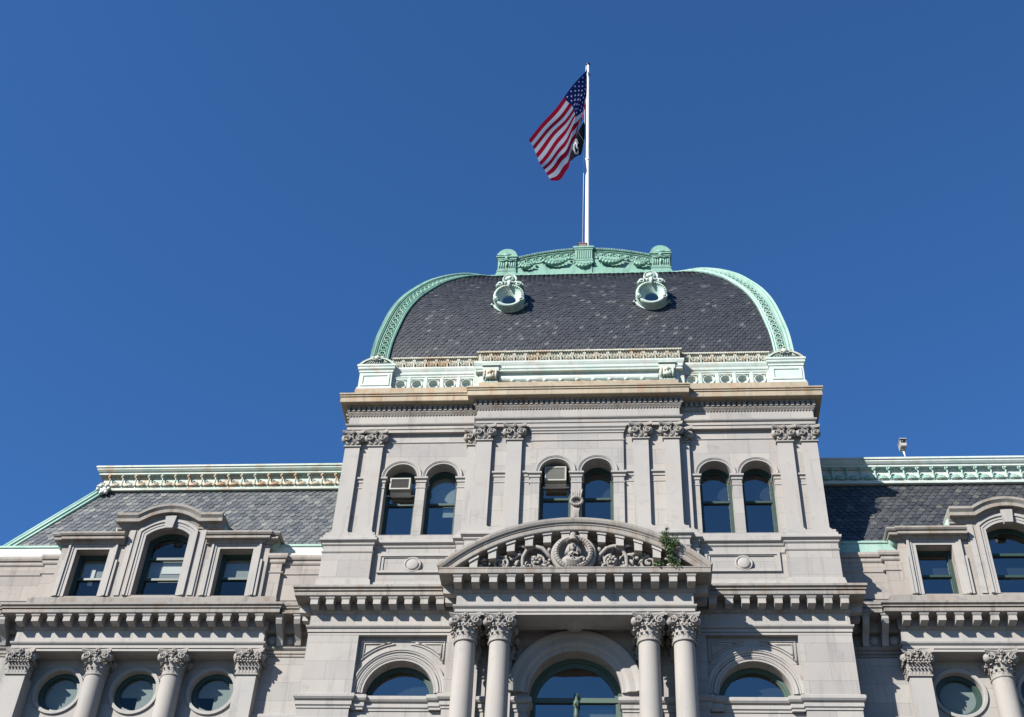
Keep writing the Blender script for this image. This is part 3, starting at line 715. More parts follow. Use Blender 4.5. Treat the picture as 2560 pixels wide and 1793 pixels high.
for i in range(6):
    for s in (-1,1):
        x=s*(0.295+0.59*i); z=CZ+math.sqrt(5.86**2-(abs(x)+0.1)**2)
        mb=MB(); sl=-x/math.sqrt(5.86**2-x*x)
        k=0.155
        mb.add([(-k,0,0.03-sl*k),(k,0,0.03+sl*k),(k,.42,0.03+sl*k),(-k,.42,0.03-sl*k),(-k,0,-.06-sl*k),(k,0,-.06+sl*k),(k,.42,-.06+sl*k),(-k,.42,-.06-sl*k)],[(0,3,2,1),(4,5,6,7),(0,1,5,4),(1,2,6,5),(2,3,7,6),(3,0,4,7)])
        k=0.125
        mb.add([(-k,0,-.05-sl*k),(k,0,-.05+sl*k),(k,.38,-.05+sl*k),(-k,.38,-.05-sl*k),(-k,0,-.36+sl*k*.3),(k,0,-.36+sl*k*.3),(k,.38,-.34+sl*k*.3),(-k,.38,-.34-sl*k*.3)],[(0,3,2,1),(4,5,6,7),(0,1,5,4),(1,2,6,5),(2,3,7,6),(3,0,4,7)])
        me=fixn(mb.mesh('modillion',M_STP)); link('modillion',me,ped,(x,-1.95,z))
# portrait medallion
b=MB(); b.off=(0,.36,-.17)
for i in range(36):
    a0_=2*math.pi*i/36+0.02; a1_=2*math.pi*(i+1)/36-0.02
    b.arcsweep(-0.02,25.42,[(1.98,0.47),(2.06,0.49),(2.10,0.55),(2.06,0.62),(1.98,0.64)],a0_,a1_,2)
b.lathe_p(-0.02,25.42,[(0.60,1.75),(0.64,1.95),(0.62,2.03),(0.48,2.0),(0.46,1.85),(0,1.85)],44)
b.lathe_p(-0.02,25.42,[(0.72,1.78),(0.74,1.9),(0.70,1.98),(0.63,1.97)],44)
part('medallion_ring',b,M_CAP,ped)
b=MB(); b.off=(0,.36,-.17); cx=-0.03
b.lathe(cx,2.12,[(0.130,25.80),(0.122,25.88),(0.105,26.02),(0.092,26.08),(0.07,26.10),(0,26.10)],18)             # tall hat crown
b.lathe(cx,2.10,[(0.0,25.765),(0.20,25.755),(0.225,25.775),(0.20,25.80),(0.12,25.81)],24)                        # brim
b.ball((cx,2.07,25.60),(0.115,0.12,0.185),16)                                                                       # head
b.ball((cx,2.12,25.52),(0.075,0.085,0.09),10); b.ball((cx,2.175,25.455),(0.045,0.03,0.035),8)
b.add([(cx-0.015,2.17,25.67),(cx+0.015,2.17,25.67),(cx+0.035,2.20,25.575),(cx-0.035,2.20,25.575),(cx,2.245,25.585)],[(0,4,1),(1,4,2),(2,4,3),(3,4,0)])
for sg in (-1,1):
    b.ball((cx+sg*0.045,2.165,25.655),(0.022,0.018,0.014),6); b.tube([(cx+sg*0.018,2.185,25.69),(cx+sg*0.075,2.165,25.692)],0.014,5)
    b.ball((cx+sg*0.065,2.14,25.57),(0.035,0.03,0.04),6)
    for k in range(4): b.tube([(cx+sg*(0.105+0.012*k),2.07-0.03*k,25.74),(cx+sg*(0.13+0.02*k),2.08-.02*k,25.58),(cx+sg*(0.135+0.03*k),2.10-.02*k,25.44),(cx+sg*(0.13+0.045*k),2.08-.02*k,25.33)],[0.03,0.035,0.035,0.015],6)
    b.add([(cx,2.13,25.44),(cx+sg*0.03,2.17,25.32),(cx+sg*0.15,2.15,25.25),(cx+sg*0.17,2.12,25.33),(cx+sg*0.09,2.10,25.42),(cx,2.05,25.35)],[(0,1,2,3,4),(1,0,5)])
b.tube([(cx-0.04,2.19,25.535),(cx,2.203,25.528),(cx+0.04,2.19,25.535)],0.010,5)
b.ball((cx,2.0,25.42),(0.085,0.08,0.12),8)
b.ball((cx-0.06,1.96,25.10),(0.33,0.14,0.25),18); b.ball((cx+0.10,1.97,25.12),(0.22,0.12,0.20),12)
for k in range(5): b.tube([(cx-0.36+0.02*k,2.0,25.17-0.045*k),(cx-0.16,2.10,25.10-0.045*k),(cx+0.06,2.11,25.06-0.04*k),(cx+0.22,2.05,25.12-0.04*k)],0.018,5)
for k in range(6): b.ball((cx+0.03*math.sin(k*2.1),2.15-.01*k,25.34-0.04*k),0.026,6)
b.tube([(cx+0.18,2.05,25.16),(cx+0.30,2.08,25.20),(cx+0.38,2.08,25.16)],[0.05,0.045,0.03],6); b.ball((cx+0.36,2.08,25.12),(0.05,0.05,0.08),8)
part('portrait_bust',b,M_CAP,ped,label='carved bust of a bearded man in a tall brimmed hat')
# foliage scrolls
b=MB(); b.off=(0,.14,0)
rnd=random.Random(3)
for s in (-1,1):
    P0=1.92
    b.tube([(s*0.70,P0,25.10),(s*0.85,P0+.06,25.34),(s*1.05,P0+.1,25.55),(s*1.30,P0+.1,25.62),(s*1.55,P0+.08,25.50),(s*1.68,P0+.04,25.25),(s*1.68,P0,24.95),(s*1.78,P0,24.72)],[.04,.065,.08,.075,.07,.065,.06,.04],8)
    b.spiral(s*1.20,P0+.02,25.08,0.26,1.6,hand=s,tr=0.055,start=math.pi/2,n=26,bulge=.08)
    b.spiral(s*2.40,P0,25.02,0.28,1.8,hand=s,tr=0.055,start=math.pi/2,n=28,bulge=.05)
    for k in range(6):
        a=k*math.pi/3; b.ball((s*1.22+0.11*math.cos(a),P0+.12,25.10+0.11*math.sin(a)),(0.065,0.05,0.065),7)
    b.ball((s*1.22,P0+.17,25.10),0.05,7)
    for (x,z,r) in ((0.78,24.86,.07),(0.84,25.02,.07),(0.80,25.15,.06),(1.9,25.35,.07),(2.02,25.2,.08),(1.95,24.85,.08),(2.9,24.78,.08),(3.05,24.85,.06),(3.15,24.72,.05),(2.75,25.05,.06),(1.5,24.8,.07),(1.62,24.9,.06)):
        b.ball((s*x,P0+.03,z),(r*1.1,r*.8,r),7)
    for (x,z,dx,dz,L_) in ((1.30,25.66,.6,.15,.3),(1.52,25.56,.8,.2,.34),(1.68,25.36,.7,-.5,.32),(0.85,25.40,-.3,.8,.22),(2.1,25.35,.4,.8,.25),(2.55,25.32,.9,.1,.35),(2.8,25.15,.8,-.3,.3),(1.8,25.15,.3,-.9,.3),(0.85,24.8,.6,.5,.25),(2.2,24.85,-.4,-.5,.2),(2.95,24.95,.7,-.6,.25),(3.2,24.75,.9,-.3,.25)):
        l=math.hypot(dx,dz); ux,uz=dx/l,dz/l
        b.tube([(s*x,P0+.02,z),(s*(x+ux*L_*.5),P0+.12,z+uz*L_*.5+.03),(s*(x+ux*L_),P0+.08,z+uz*L_)],[.03,.065,.012],6,flat=.6)
    for i in range(64):                      # small ragged leaves over the whole relief
        x=rnd.uniform(.82,3.3); zt_=24.72+ (25.62-24.72)*max(0,1-((x-1.25)/1.95)**2)**.8 if x>1.25 else 25.45
        z=rnd.uniform(24.68,max(24.72,zt_)); a=rnd.uniform(0,math.pi*2); L_=rnd.uniform(.09,.20)
        b.tube([(s*x,P0-.03,z),(s*(x+.5*L_*math.cos(a)),P0+rnd.uniform(.02,.09),z+.5*L_*math.sin(a)+.02),(s*(x+L_*math.cos(a)),P0+.03,z+L_*math.sin(a))],[.018,rnd.uniform(.03,.05),.008],5,flat=.5)
    for i in range(10):
        x=0.9+0.24*i+rnd.uniform(-.05,.05); b.ball((s*x,P0-.02,24.70+rnd.uniform(0,.08)),(rnd.uniform(.05,.1),.06,rnd.uniform(.04,.09)),6)
part('scroll_foliage',b,M_CAP,ped)

# portico columns and the responding pilasters behind
def col_mesh(r0,r1,z0,z1):
    b=MB(); pr=[(r1+0.10,z0),(r1+0.12,z0+0.06),(r1+0.06,z0+0.16),(r1+0.09,z0+0.22),(r1+0.01,z0+0.3)]
    for i in range(11):
        t=i/10; pr.append((r1+(r0-r1)*t**1.5,z0+0.3+(z1-z0-0.3)*t))
    b.lathe(0,0,pr,40); b.box(-r1-.16,r1+.16,-r1-.16,r1+.16,z0-0.2,z0); return b.mesh('shaft',M_COL)
cm=col_mesh(0.325,0.365,15.2,22.36)
cpm=MB(); cpm.box(-0.30,0.30,-0.2,0.0,0,22.36); cpm=fixn(cpm.mesh('shaft',M_STP))
for x in (-3.42,-2.33,2.33,3.42):
    o=bpy.data.objects.new('column',None); C.collection.objects.link(o); o.parent=hall; o.location=(x,-1.6,0)
    link('shaft',cm,o); link('capital',ME_CL,o,(0,0,22.35))
    o=bpy.data.objects.new('pilaster',None); C.collection.objects.link(o); o.parent=hall; o.location=(x*0.995,-0.66,0)
    link('shaft',cpm,o); link('capital',ME_CP,o,(0,0,22.35))
b=MB(); b.box(-4.1,4.1,0.5,2.3,0,15.0); part('porch_base',b,M_ST,hall)

# ================================================================== BALUSTRADE OF PALE COPPER ABOVE THE TOWER CORNICE
def anth(b,xa,xb,p,z0,z1,pitch=0.43,slope=0.03):
    n=max(1,int(round((xb-xa)/pitch))); w=(xb-xa)/n; H=z1-z0
    for i in range(n):
        x=xa+(i+.5)*w
        pts=[(x+0.42*w*math.cos(t),p+0.035,z0+H*0.96-0.80*H*abs(math.sin(t))) for t in [math.pi*k/10 for k in range(11)]]
        b.tube(pts,0.022,5)
        b.spiral(x-0.06,p+0.03,z0+H*.55,0.085,1.2,hand=1,tr=0.02,n=12,bulge=.02); b.spiral(x+0.06,p+0.03,z0+H*.5,0.085,1.2,hand=-1,tr=0.02,start=-math.pi/2,n=12,bulge=.02)
        b.ball((x,p+.04,z0+H*.3),(.04,.03,.05),6)
        b.prism([(x+w/2-0.03,z0),(x+w/2+0.03,z0),(x+w/2+0.012,z1),(x+w/2-0.012,z1)],p-0.01,p+0.05)
def beads(b,xa,xb,p,z,r=0.035,pitch=0.085):
    n=int((xb-xa)/pitch)
    for i in range(n): b.ball((xa+(i+.5)*(xb-xa)/n,p,z),(r,r,r*1.2),6)
bal=bpy.data.objects.new('copper_balustrade',None); C.collection.objects.link(bal); bal.parent=hall
RAILP=[(-0.5,35.16),(0.10,35.16),(0.10,35.20),(0.03,35.22),(0.0,35.24),(0.02,35.62),(0.05,35.64),(0.09,35.68),(0.09,35.74),(-0.5,35.75)]
MIDP=[(-0.5,34.71),(0.08,34.71),(0.09,34.75),(0.05,34.78),(0.05,34.81),(0.09,34.86),(0.10,34.96),(0.13,35.02),(0.16,35.10),(0.16,35.17),(-0.5,35.18)]
for s in (-1,1):
    X=lambda a,c: sorted((s*a,s*c))
    b=MB(); x0,x1=X(3.8,7.3)
    b.sweep([(x0,.22),(x1,.22)],RAILP); anth(b,x0,x1,.25,35.23,35.62,0.445); beads(b,x0,x1,.31,35.66,0.03); part('frieze_rail',b,M_RF,bal)
    b=MB(); b.sweep([(x0,.20),(x1,.20)],MIDP)
    xs=[s*(4.29+0.64*i) for i in range(5)]
    wall(b,x0,x1,34.02,34.74,.26,[op_rect(x,0.235,34.14,34.63) for x in sorted(xs)],0.05)
    wall(b,x0,x1,34.02,34.74,.212,[op_circ(x,34.385,0.185) for x in sorted(xs)],0.16)
    for x in xs:
        b.lathe_p(x,34.385,[(0.225,.21),(0.225,.25),(0.20,.262),(0.185,.21),(0.165,.19),(0.155,.10),(0.13,.09),(0,.085)],24)
        for dx in (-.19,.19):
            for dz in (-.19,.19): b.ball((x+dx,.235,34.385+dz),0.03,6)
        b.box(x-0.30 if False else x+s*0.27,x+s*0.37,.2,.28,34.04,34.70)
    b.box(x0,x1,-0.3,0.05,34.0,35.2); 
    b.sweep([(x0,.26),(x1,.26)],[(0,34.0),(0.05,34.0),(0.05,34.05),(0,34.07)])
    part('side_railing',b,M_CWR if False else M_CW,bal)
    # corner posts
    b=MB(); x0,x1=X(7.20,8.47)
    xc=(x0+x1)/2; cy=.42-1.27
    b.box(x0,x1,cy,.42,34.03,35.0)
    sq=[(x0,cy),(x0,.42),(x1,.42),(x1,cy)]
    b.sweep(sq,[(0,34.02),(0.04,34.02),(0.04,34.12),(0,34.15)]); b.sweep(sq,[(0,34.86),(0.03,34.88),(0.03,34.96),(0.08,35.02),(0.09,35.10),(0.12,35.14),(0.12,35.22),(-0.3,35.24)])
    b.ringprism([(x0+.08,34.2),(x1-.08,34.2),(x1-.08,34.78),(x0+.08,34.78)],[(x0+.16,34.28),(x1-.16,34.28),(x1-.16,34.70),(x0+.16,34.70)],.40,.45)
    part('corner_post',b,M_CW,bal)
    b=MB()
    hw=.70; R=(hw*hw+.36**2)/(2*.36)
    pts=[(xc-hw,35.22)]+[(xc+hw*t,35.22+.36-R+math.sqrt(R*R-(hw*t)**2)) for t in [-1+i/8 for i in range(17)]]+[(xc+hw,35.22)]
    inn=[(xc+(x-xc)*.86,35.22+(z-35.22)*.80) for x,z in pts]
    b.prism(inn,cy,.44); b.ringprism(pts,inn,.25,.54,closed=False)
    ptsy=[(cy+.63+(x-xc),z) for x,z in pts]; b.prism_yz(ptsy,x0-.07 if s<0 else x1-.3,x0+.3 if s<0 else x1+.07)
    for k in range(9):
        x=xc-.45+.1125*k; b.tube([(x,.47,35.26),(xc+(x-xc)*.6,.50,35.42)],[.03,.02],5)
    b.ball((xc,.53,35.52),(.13,.10,.12),10)
    for sg in (-1,1): b.spiral(xc+sg*.13,.54,35.47,.10,1.3,hand=sg,tr=.03,n=14); b.ball((xc+sg*.2,.5,35.58),(.1,.06,.05),8)
    b.leaf((xc,.45,35.55),(0,1),.25,.2,.3)
    part('post_pediment',b,M_CWR,bal)
b=MB()
b.sweep([(-3.86,-.2),(-3.86,.50),(3.86,.50),(3.86,-.2)],RAILP); anth(b,-3.84,3.84,.53,35.23,35.62,0.45); beads(b,-3.9,3.9,.60,35.66,0.035,.1); part('frieze_rail',b,M_RF,bal)
b=MB(); b.sweep([(-3.86,-.2),(-3.86,.48),(3.86,.48),(3.86,-.2)],MIDP)
b.box(-3.80,3.80,-.3,.42,34.0,35.2)
b.prism_yz([(.40,34.30),(.46,34.29),(.50,34.34),(.52,34.42),(.50,34.50),(.46,34.55),(.40,34.55)],-3.02,3.02)
b.box(-3.02,3.02,.3,.56,34.02,34.10)
for i in range(9): b.lathe_p(-2.5+0.615*i,34.24,[(0,.60),(0.05,.595),(0.075,.57),(0.08,.42)],12); b.tube([(-2.42+0.615*i,.50,34.20),(-2.0+0.615*i,.50,34.18)],0.025,5)
part('centre_railing',b,M_CW,bal)
for s in (-1,1):
    b=MB(); x0,x1=sorted((s*3.05,s*3.66)); xc=(x0+x1)/2
    b.box(x0,x1,.3,.60,34.7,35.1); b.box(x0-.03,x1+.03,.3,.66,34.95,35.02)
    b.box(x0,x1,.3,.52,34.02,34.8)
    for k in range(5): b.tube([(x0+.08+.11*k,.62,34.72),(x0+.08+.11*k,.66,34.5),(x0+.08+.11*k,.62,34.26)],[.04,.06,.045],6)
    b.ball((xc,.68,34.6),(.12,.08,.1),8); b.ball((xc,.66,34.38),(.2,.07,.1),8); b.box(x0,x1,.3,.58,34.15,34.25)
    x2=sorted((s*3.66,s*4.0)); b.box(x2[0],x2[1],.1,.36,34.02,35.15)
    part('scroll_bracket',b,M_CWR,bal)

# ================================================================== SLATE DOME
PR=[(8.16,35.6),(8.14,36.1),(8.08,36.9),(7.97,37.65),(7.80,38.6),(7.60,39.4),(7.32,40.2),(6.98,40.95),(6.60,41.7),(6.15,42.4),(5.70,43.0),(5.20,43.55),(4.60,44.03),(4.10,44.33),(3.9,44.4)]
def cat(P,n=6):
    out=[]
    for i in range(len(P)-1):
        p0=P[max(i-1,0)];p1=P[i];p2=P[i+1];p3=P[min(i+2,len(P)-1)]
        for k in range(n):
            t=k/n; out.append(tuple(0.5*((2*p1[j])+(-p0[j]+p2[j])*t+(2*p0[j]-5*p1[j]+4*p2[j]-p3[j])*t*t+(-p0[j]+3*p1[j]-3*p2[j]+p3[j])*t**3) for j in (0,1)))
    return out+[P[-1]]
PRC=cat(PR); CY=-8.1          # centre of the dome in p; face plane p = |X|-8.1 at the hips
arc=[0]
for i in range(1,len(PRC)): arc.append(arc[-1]+math.hypot(PRC[i][0]-PRC[i-1][0],PRC[i][1]-PRC[i-1][1]))
def at(s_):
    s_=max(0,min(arc[-1]-1e-4,s_)); i=0
    lo,hi=0,len(arc)-1
    while hi-lo>1:
        m_=(lo+hi)//2
        if arc[m_]<=s_: lo=m_
        else: hi=m_
    t=(s_-arc[lo])/(arc[lo+1]-arc[lo]); a=PRC[lo];c=PRC[lo+1]
    tx,tz=(c[0]-a[0]),(c[1]-a[1]); l=math.hypot(tx,tz)
    return a[0]+tx*t,a[1]+tz*t,(tz/l,-tx/l)      # |X|, z, outward normal (out,z)
dome=bpy.data.objects.new('dome_roof',None); C.collection.objects.link(dome); dome.parent=hall
def rot4(k,x,o,z):      # local face coords (x along face, o distance from axis, z) -> (X,p,Z)
    if k==0: return (x,CY+o,z)
    if k==1: return (-o,CY+x,z)
    if k==2: return (o,CY-x,z)
    return (-x,CY-o,z)
INS=0.10                 # slates lie this far inside the hip silhouette
b=MB()
for k in range(4):
    for i in range(0,len(PRC)-1):
        a=PRC[i];c=PRC[i+1]; a0=a[0]-INS; c0=c[0]-INS
        b.add([rot4(k,-a0,a0,a[1]),rot4(k,a0,a0,a[1]),rot4(k,c0,c0,c[1]),rot4(k,-c0,c0,c[1])],[(0,1,2,3)],tint=.1)
e=PRC[-1][0]; b.add([rot4(0,-e,e,44.38),rot4(0,e,e,44.38),rot4(0,e,-e,44.38),rot4(0,-e,-e,44.38)],[(0,1,2,3)],tint=.1)
part('roof_boarding',b,M_SL,dome)
def scale_row(b, fn, xa, xb, s0, w, e, shift, rnd, lift=0.027):
    n=int((xb-xa)/w)+2; x=xa-w+shift*w
    for i in range(n+1):
        xc=x+(i+.5)*w
        if xc-w/2<xa or xc+w/2>xb:
            if xc<xa or xc>xb: continue
        hw=w/2-0.006; t=min(1,max(.01,rnd.random()**1.0)); lf=lift+rnd.uniform(-.006,.010); js=rnd.uniform(-.008,.008)
        sh=[(-hw,1.9*e,0.0),(-hw,.80*e,.55),(-hw*.86,.42*e,.8),(-hw*.50,.10*e,1),(0,0,1),(hw*.50,.10*e,1),(hw*.86,.42*e,.8),(hw,.80*e,.55),(hw,1.9*e,0.0)]
        vs=[fn(xc+dx,s0+ds+js,lf*k) for dx,ds,k in sh]; lowr=[fn(xc+dx,s0+ds+js,lf*k-.018) for dx,ds,k in sh[1:8]]
        m_=len(vs); f=[list(range(m_))]+[(1+j,m_+j,m_+j+1,2+j) for j in range(6)]
        b.add(vs+lowr,f,tint=t)
rnd=random.Random(11)
for k,(w_,e_) in enumerate(((0.205,0.165),(0.41,0.33),(0.41,0.33))):
    b=MB()
    def fn(x,s_,h,k=k):
        a,z,nrm=at(s_); o=a-INS+nrm[0]*h; return rot4(k,x,o,z+nrm[1]*h)
    r=0; s_=0.15
    while s_<arc[-1]-0.35:
        a,z,_=at(s_+.1); scale_row(b,fn,-(a-.45),(a-.45),s_,w_,e_,0.5*(r%2),rnd); s_+=e_; r+=1
    part('slates',b,M_SL,dome,fix=False)
# hip rolls with roundels
for side in (-1,1):
    b=MB()
    N_=60; sA=[arc[-1]*0.97*i/N_ for i in range(N_+1)]
    prof=[(0.68,-0.12),(0.68,0.04),(0.62,0.07),(0.57,0.035),(0.53,0.065),(0.50,0.065),(0.49,-0.03),(0.19,-0.03),(0.18,0.065),(0.14,0.065),(0.12,0.03),(0.09,0.10),(0.0,0.13)]
    rows=[]
    for s_ in sA:
        a,z,nr=at(s_); row=[]
        for u,h in [(u_*.90,h_) for u_,h_ in prof]: row.append((a-0.02-u, a-0.05+nr[0]*h if u>0 else a+nr[0]*h*0.6, z+nr[1]*h))     # on the front face
        rows.append((a,z,nr,row))
    L_=len(prof); v=[]
    for a,z,nr,row in rows:
        fr=[(side*x,CY+o,zz) for x,o,zz in row[:-1]]
        corner=(side*(a+0.08*nr[0]+.02),CY+a+0.08*nr[0]+.02,z+.09*nr[1])
        sd_=[(side*o,CY+x,zz) for x,o,zz in row[:-1]][::-1]
        v+=fr+[corner]+sd_
    m_=2*(L_-1)+1
    b.add(v,[(i*m_+j,i*m_+j+1,(i+1)*m_+j+1,(i+1)*m_+j) for i in range(N_) for j in range(m_-1)],sm=False)
    # roundels and rolls
    n=31
    for i in range(n):
        s_=0.35+i*(arc[-1]*0.90-.35)/(n-1); a,z,nr=at(s_); T=Vector((0,-nr[1],nr[0])) 
        for face in (0,1):
            U=Vector((1,0,0)); Nn=Vector((0,nr[0],nr[1])); tv=Vector((0,-nr[1],nr[0]))
            cen=Vector((a-.33,a-.05+nr[0]*.02,z+nr[1]*.02))
            pts=[]
            for q in range(11):
                an=2*math.pi*q/10; w_=cen+U*(.112*math.cos(an))+tv*(.118*math.sin(an)); pts.append(w_)
            def cv(w_): return (side*w_.x,CY+w_.y,w_.z) if face==0 else (side*w_.y,CY+w_.x,w_.z)
            b.tube([cv(w_) for w_ in pts],.036,5); b.ball(cv(cen-Nn*.02),.04,6)
            c2=cen+tv*.16; b.ball(cv(c2+U*.09),.035,5); b.ball(cv(c2-U*.09),.035,5)
    for s_ in [arc[-1]*0.95*i/130 for i in range(131)]:
        a,z,nr=at(s_); b.ball((side*(a-.03),CY+a-.0+nr[0]*.04,z+nr[1]*.09),.055,6); b.ball((side*(a-.03+nr[0]*.04),CY+a-.1,z+nr[1]*.09),.045,5)
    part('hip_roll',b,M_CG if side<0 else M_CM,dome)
b=MB(); b.sweep([(-4.55,CY-4.5),(-4.55,CY+4.55),(4.55,CY+4.55),(4.55,CY-4.5)],[(-.3,43.9),(0.09,43.93),(0.13,44.0),(0.10,44.10),(0.0,44.16),(-.6,44.42)])
part('ridge_flashing',b,M_CG,dome)

# round dormers
def oeil():
    b=MB()
    b.lathe_p(0,0,[(.33,-.30,-.15),(.33,-.19,-.15),(.38,-.18,-.11),(.39,-.14,-.10),(.43,-.13,-.07),(.45,-.08,-.06),(.50,-.07,-.02),(.55,-.01),(.61,.03),(.66,.07),(.72,.04),(.75,-.02),(.75,-1.1)],40)
    for i in range(22):
        a=math.pi*(-.15+1.3*i/21); b.ball((.62*math.cos(a),.07,.62*math.sin(a)),(.05,.035,.05),6)
    pts=[(.80*math.cos(a),.80*math.sin(a)) for a in [math.pi*(1.06+.88*i/12) for i in range(13)]]
    b.prism([(-.90,-.28)]+[(x*1.05,z*1.03) for x,z in pts]+[(.90,-.28)],-.95,-.30)
    for sg in (-1,1):
        b.spiral(sg*.60,.05,-.30,.14,1.4,hand=-sg,tr=.035,n=16); b.ball((sg*.60,.06,-.22),(.09,.07,.12),8)
        b.spiral(sg*.46,.03,.74,.14,1.4,hand=sg,tr=.04,n=16)
        b.tube([(sg*.62,-.02,.62),(sg*.50,.0,.86),(sg*.28,.02,.88)],[.05,.07,.05],6)
        b.prism([(sg*.35,.65),(sg*.68,.72),(sg*.55,.95),(sg*.25,.85)],-.5,-.02)
    b.lathe_p(0,1.13,[(.36,-.55),(.36,-.02),(.33,.02),(.29,-.01),(.27,-.04),(0,-.02)],26)
    for k in range(9):
        a=math.pi*(.0+k/8); b.tube([(.05*math.cos(a),.02,1.05+.05*math.sin(a)),(.24*math.cos(a),.0,1.10+.24*math.sin(a))],[.015,.035],5)
    b.ball((0,.03,1.17),(.09,.06,.11),8); b.ball((0,.08,.80),(.13,.10,.16),10); b.tube([(0,.10,.85),(0,.13,.62),(0,.08,.45)],[.06,.08,.03],6)
    for sg in (-1,1): b.tube([(sg*.05,.1,.85),(sg*.18,.08,.80),(sg*.24,.05,.66)],[.05,.05,.02],6)
    return fixn(b.mesh('casing',M_CD))
OE=oeil(); g=MB(); g.lathe_p(0,0,[(.36,-.20,-.15),(.0,-.20,-.15)],24); OEG=g.mesh('pane',M_GL)
g=MB(); g.lathe_p(0,0,[(.36,-.31,-.15),(.36,-.8,-.15),(0,-.8,-.15)],24); OEI=g.mesh('interior',M_IN)
for x in (-2.93,2.93):
    o=link('round_dormer',None,hall,(x*.996,0.13,39.47)); o.scale=(.86,.92,.86); link('casing',OE,o); link('pane',OEG,o); link('interior',OEI,o)

# crest on top of the dome
crest=link('roof_crest',None,hall)
CPp=-3.68
def crest_side(k,b):
    def m(x,o,z):
        return rot4(k,x,o,z)
for k in range(4):
    b=MB(); F0=CPp-CY
    tmp=MB()
    # curved parapet between the corner posts
    zt=lambda x: 45.42+0.56*(1-(x/3.2)**2)
    xs=[-3.2+6.4*i/32 for i in range(33)]
    tmp.prism([(-3.2,44.2)]+[(x,zt(x)) for x in xs]+[(3.2,44.2)],F0-.45,F0-.12)
    zb=lambda x: 44.42+0.30*(1-(x/3.2)**2)
    tmp.prism([(-3.2,44.2)]+[(x,zb(x)) for x in xs]+[(3.2,44.2)],F0-.2,F0-.02)
    for dz,r in ((0,.06),(-.13,.03),(-.58,.025)): tmp.tube([(x,F0-.10,zt(x)+dz) for x in xs],r,6)
    for i in range(86):
        x=-3.15+6.3*i/85; tmp.ball((x,F0-.06,zt(x)+.03),(.03,.05,.05),5)
    if k<3:
        for i in range(16):
            x=-2.95+5.9*i/15
            if abs(x)<.45: continue
            zc=zt(x)-.36
            tmp.tube([(x+.15*math.cos(a),F0-.09,zc+.15*math.sin(a)) for a in [math.pi*q/8 for q in range(9)]],.022,5)
            tmp.spiral(x,F0-.10,zc+.03,.075,1.2,tr=.02,n=10)
        for xa,xb in ((-2.95,-2.25),(-1.95,-.65),(-.42,.42),(.65,1.95),(2.25,2.95)):
            zz=min(zt(xa),zt(xb))-.50 if abs(xa)>.5 else 44.98; n=9 if xb-xa>1 else 6; dp=.36 if xb-xa>1 else .26
            for i in range(n+1):
                t=i/n; x=xa+(xb-xa)*t; sg=dp*math.sin(math.pi*t); rr=.05+.09*math.sin(math.pi*t)
                tmp.ball((x,F0+.02+.05*math.sin(math.pi*t),zz-sg),(rr*1.1,rr,rr),7)
                tmp.ball((x+.04,F0+.06+.08*math.sin(math.pi*t),zz-sg+.06),(rr*.5,rr*.5,rr*.5),6)
                tmp.ball((x-.03,F0+.05+.08*math.sin(math.pi*t),zz-sg-.07),(rr*.5,rr*.5,rr*.45),6)
            for x in (xa,xb): tmp.ball((x,F0+.0,zz+.05),(.07,.06,.09),6)
        # centre pier
        tmp.box(-.40,.40,F0-.4,F0+.02,44.3,45.94); tmp.box(-.48,.48,F0-.42,F0+.08,45.94,46.05); tmp.box(-.44,.44,F0-.42,F0+.05,45.84,45.94)
        tmp.box(-.44,.44,F0-.4,F0+.04,45.15,45.22)
        for i in range(7): tmp.tube([(-.3+.1*i,F0+.025,45.28),(-.3+.1*i,F0+.025,45.78)],.03,5)
    for vv,ff in ((tmp.v,tmp.f),):
        b.add([rot4(k,x,-y,z) for x,y,z in vv],ff)
    part('crest_parapet',b,M_CG,crest)
